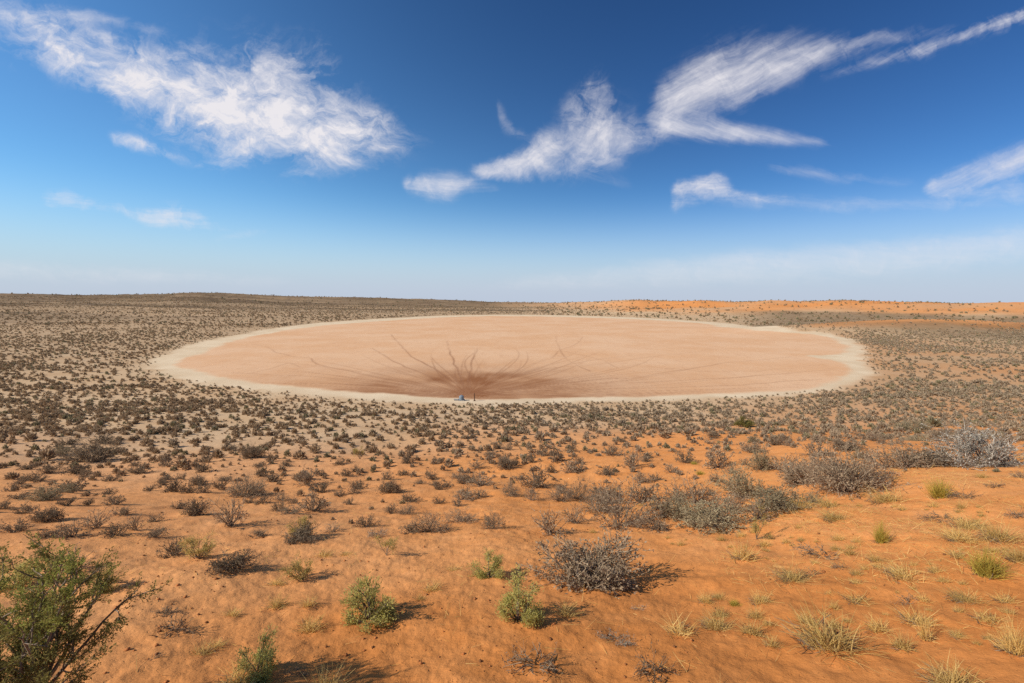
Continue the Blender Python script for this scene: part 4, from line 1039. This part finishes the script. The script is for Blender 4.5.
# ---- all smaller shrubs as one mass
M_SCRUB_BROWN = plant_mat('brown_scrub', (0.26, 0.172, 0.100), (0.51, 0.36, 0.21), 0.0, 0.25)
M_SCRUB_GREY = plant_mat('grey_scrub', (0.25, 0.18, 0.112), (0.51, 0.385, 0.25), 0.0, 0.25)
M_SCRUB_OLIVE = plant_mat('olive_scrub', (0.19, 0.155, 0.085), (0.40, 0.335, 0.19), 0.0, 0.25)
def scrub_mass(extra):
    global C_, zc, wpx
    rest = np.setdiff1d(idx, np.array(taken, int))
    if len(extra):
        e = np.array(extra); rest = np.concatenate([rest, len(C_) + np.arange(len(e))])
        C_ = np.concatenate([C_, e[:, :5]]); zc = np.concatenate([zc, height(e[:, 0], e[:, 1])]); wpx = np.concatenate([wpx, e[:, 5]])
    g = np.random.RandomState(77)
    V, F, Tn, Sh = [], [], [], []
    base = 0
    for lo, hi, nq, tw in ((9.0, 1e9, 150, 0.030), (5.0, 9.0, 80, 0.045), (2.6, 5.0, 36, 0.075), (0, 2.6, 12, 0.16)):
        sel = rest[(wpx[rest] >= lo) & (wpx[rest] < hi)]
        if not len(sel): continue
        m = len(sel)
        # blades radiate from the foot; a twig quad each, longer than wide
        th = np.arccos(g.rand(m, nq) ** 0.8 * 0.97 + 0.02); ph = g.uniform(0, 6.2832, (m, nq))
        rad = g.uniform(0.35, 1.0, (m, nq)) ** 0.6
        lobe = 0.8 + 0.3 * np.sin(ph * 2 + g.uniform(0, 6.28, (m, 1))) * g.rand(m, 1)
        w = C_[sel, 2][:, None] * 0.5; h = C_[sel, 3][:, None]
        ux, uy, uz = np.sin(th) * np.cos(ph), np.sin(th) * np.sin(ph), np.cos(th)
        tip = np.stack([ux * w * rad * lobe, uy * w * rad * lobe, uz * h * rad], -1)
        root = tip * g.uniform(0.15, 0.6, (m, nq, 1)) + g.normal(0, 0.04, (m, nq, 3)) * w[..., None]
        root[..., 2] = np.abs(root[..., 2])
        side = g.normal(0, 1, (m, nq, 3)); dd = tip - root
        s = np.cross(dd, side); s /= np.linalg.norm(s, axis=-1, keepdims=True) + 1e-9
        s *= (tw * (0.5 + g.rand(m, nq, 1))) * C_[sel, 2][:, None, None]
        mid = root * 0.4 + tip * 0.6
        q = np.stack([root, mid + s, tip, mid - s], 2)
        pos = np.stack([C_[sel, 0], C_[sel, 1], zc[sel] - 0.01], 1)[:, None, None, :]
        q = (q + pos).reshape(-1, 3)
        V.append(q); n = m * nq
        F.append((np.arange(n)[:, None] * 4 + np.arange(4)[None, :]) + base); base += n * 4
        Tn.append(g.rand(n)); Sh.append(np.repeat(C_[sel, 4], nq))
    V = np.concatenate(V); F = np.concatenate(F); Tn = np.concatenate(Tn).astype(np.float32); Sh = np.concatenate(Sh)
    me = mesh_from(V, F, 'scrub')
    a = me.attributes.new('tint', 'FLOAT', 'FACE'); a.data.foreach_set('value', Tn)
    for mt in (M_SCRUB_BROWN, M_SCRUB_GREY, M_SCRUB_OLIVE): me.materials.append(mt)
    me.polygons.foreach_set('material_index', Sh.astype(np.int32))
    o = bpy.data.objects.new('low_scrub', me); scene.collection.objects.link(o)
    o['kind'] = 'stuff'; o['label'] = 'countless low grey-brown scrub bushes dotted over the plain and far dunes'; o['category'] = 'scrub'
    print('scrub faces', len(F))

# ---- straw litter lying between the tufts, and clods and small stones
def litter():
    g = np.random.RandomState(31)
    n = 110000
    x = g.uniform(-12, 26, n); y = g.uniform(4.5, 26, n)
    d = sstep(-2, 8, x - 0.2 * y) * np.clip(fbm(x * 0.35, y * 0.35, 3) * 1.8 + 0.35, 0, 1) * (1 - sstep(14, 26, y)) + 0.04
    k = g.rand(n) < d; x, y = x[k], y[k]; n = len(x)
    z = height(x, y)
    a = g.uniform(0, 6.2832, n); L = g.uniform(0.06, 0.34, n); up = g.uniform(-0.02, 0.35, n) ** 2
    up = np.where(g.rand(n) < 0.25, g.uniform(0.3, 1.5, n), up)
    dd = np.stack([np.cos(a), np.sin(a), up], 1); dd /= np.linalg.norm(dd, axis=1, keepdims=True)
    p0 = np.stack([x, y, z + 0.004], 1); p1 = p0 + dd * L[:, None]
    p1[:, 2] = np.maximum(p1[:, 2], height(p1[:, 0], p1[:, 1]) + 0.006)
    s = np.cross(dd, g.normal(0, 1, (n, 3))); s /= np.linalg.norm(s, axis=1, keepdims=True); s *= g.uniform(0.002, 0.0045, n)[:, None]
    V = np.stack([p0 + s, p0 - s, p1 - s * 0.4, p1 + s * 0.4], 1).reshape(-1, 3)
    me = mesh_from(V, np.arange(n * 4).reshape(-1, 4), 'straw')
    at = me.attributes.new('tint', 'FLOAT', 'FACE'); at.data.foreach_set('value', g.rand(n).astype(np.float32))
    me.materials.append(M_STRAW)
    o = bpy.data.objects.new('straw_litter', me); scene.collection.objects.link(o); o['kind'] = 'stuff'
    # clods: little irregular octahedra
    n = 6500
    x = g.uniform(-14, 16, n); y = g.uniform(4.2, 20, n)
    d = np.clip(fbm(x * 0.5 + 20, y * 0.5, 3) * 1.8 + 0.18, 0.02, 1) * (1 - sstep(8, 20, y))
    k = g.rand(n) < d; x, y = x[k], y[k]; n = len(x); z = height(x, y)
    sz = 0.008 + 0.035 * g.rand(n) ** 3
    dirs = np.array([(1, 0, 0), (0, 1, 0), (-1, 0, 0), (0, -1, 0), (0, 0, .7), (0, 0, -.7)], float)
    V = (dirs[None] * sz[:, None, None] * g.uniform(0.6, 1.3, (n, 6, 1)) + np.stack([x, y, z + sz * 0.25], 1)[:, None]).reshape(-1, 3)
    t = np.array([(0, 1, 4), (1, 2, 4), (2, 3, 4), (3, 0, 4), (1, 0, 5), (2, 1, 5), (3, 2, 5), (0, 3, 5)])
    F = (t[None] + np.arange(n)[:, None, None] * 6).reshape(-1, 3)
    me = mesh_from(V, F, 'clods')
    at = me.attributes.new('tint', 'FLOAT', 'FACE'); at.data.foreach_set('value', np.repeat(g.rand(n), 8).astype(np.float32))
    me.materials.append(plant_mat('dark_clod', (0.14, 0.058, 0.022), (0.46, 0.17, 0.055), 0.0))
    o = bpy.data.objects.new('loose_clods', me); scene.collection.objects.link(o); o['kind'] = 'stuff'
litter()

# ------------------------------------------------------------------ labels
ORD = ['nearest', 'second', 'third', 'fourth', 'fifth', 'sixth', 'seventh', 'eighth', 'ninth', 'tenth', 'eleventh', 'twelfth', 'thirteenth', 'fourteenth', 'fifteenth', 'sixteenth', 'seventeenth', 'eighteenth', 'nineteenth', 'twentieth']
LOOK = {'g': 'twiggy grey-brown', 'd': 'small dark brown', 'o': 'open bare-twigged', 'G': 'dense grey', 'O': 'loose pale twiggy', 'D': 'dense dark', 'a': 'sage-grey', 'w': 'whitish',
        'n': 'leafy green', 'k': 'dark green', 'v': 'olive leafy', 'l': 'slender olive', 's': 'thin straw', 'S': 'dry straw', 'y': 'yellow-green', 't': 'dark dead', 'p': 'pale dead'}
NOUN = {'shrub': 'shrub', 'bush': 'bush', 'grass tuft': 'grass tuft', 'dead branches': 'heap of sticks'}
GROUP = {'shrub': 'dry shrubs dotted over the dune slope', 'bush': 'green bushes on the dune slope', 'grass tuft': 'grass tufts on the orange sand', 'dead branches': 'dead branches lying on the sand'}
SECT = ['to the right of', 'behind', 'to the left of', 'in front of']

def write_labels():
    X = np.array([q[1] for q in PLACED]); Y = np.array([q[2] for q in PLACED])
    # everything of a category that could be counted, the small scrub of the same look included
    land = [i for i, q in enumerate(PLACED) if q[7]]
    cats = [q[0]['category'] for q in PLACED]
    rest = np.setdiff1d(idx, np.array(taken, int)); rest = rest[wpx[rest] > 4.0]
    ranks = {}
    for li in land:
        for cat in NOUN:
            m = np.array([i for i in range(len(PLACED)) if cats[i] == cat and i != li])
            if not len(m): continue
            ax, ay = X[m], Y[m]; ids = m
            if cat == 'shrub':
                ax = np.concatenate([ax, pxs[rest]]); ay = np.concatenate([ay, pys[rest]]); ids = np.concatenate([m, -np.ones(len(rest), int)])
            dx = ax - X[li]; dy = (Y[li] - ay)
            sec = np.round(np.arctan2(dy, dx) / (math.pi / 2)).astype(int) % 4
            dist = np.hypot(dx, dy)
            for sct in range(4):
                k = np.where(sec == sct)[0]
                k = k[np.argsort(dist[k])][:len(ORD)]
                for n, j in enumerate(k):
                    if ids[j] >= 0: ranks.setdefault(int(ids[j]), []).append((n, dist[j], sct, li))
    seen = set(); lost = []
    for i, q in enumerate(PLACED):
        o = q[0]; cat = cats[i]
        if cat in GROUP: o['group'] = GROUP[cat]
        if q[6]:
            o['label'] = q[6]; continue
        opts = sorted(ranks.get(i, []))
        done = False
        for n, d, sct, li in opts:
            lab = '%s %s, %s %s the %s' % (LOOK[q[5]], NOUN[cat], ORD[n] if n == 0 else ORD[n] + ' one', SECT[sct], PLACED[li][7])
            key = (cat, n, sct, li)
            if key in seen: continue
            seen.add(key)
            if len(lab.split()) <= 16:
                o['label'] = lab; done = True; break
        if not done:
            lost.append(q)
    extra = []
    for q in lost:                                 # nothing singles these few out: they join the scrub
        if q[0]['category'] == 'shrub': extra.append((q[8], q[9], q[10], q[10] * 0.55, {'d': 0, 'D': 0, 'a': 2}.get(q[5], 1), q[3]))
        for c in list(q[0].children): bpy.data.objects.remove(c)
        bpy.data.objects.remove(q[0])
    scrub_mass(extra)
    print('labelled', len(seen), 'left out', len(lost))
write_labels()
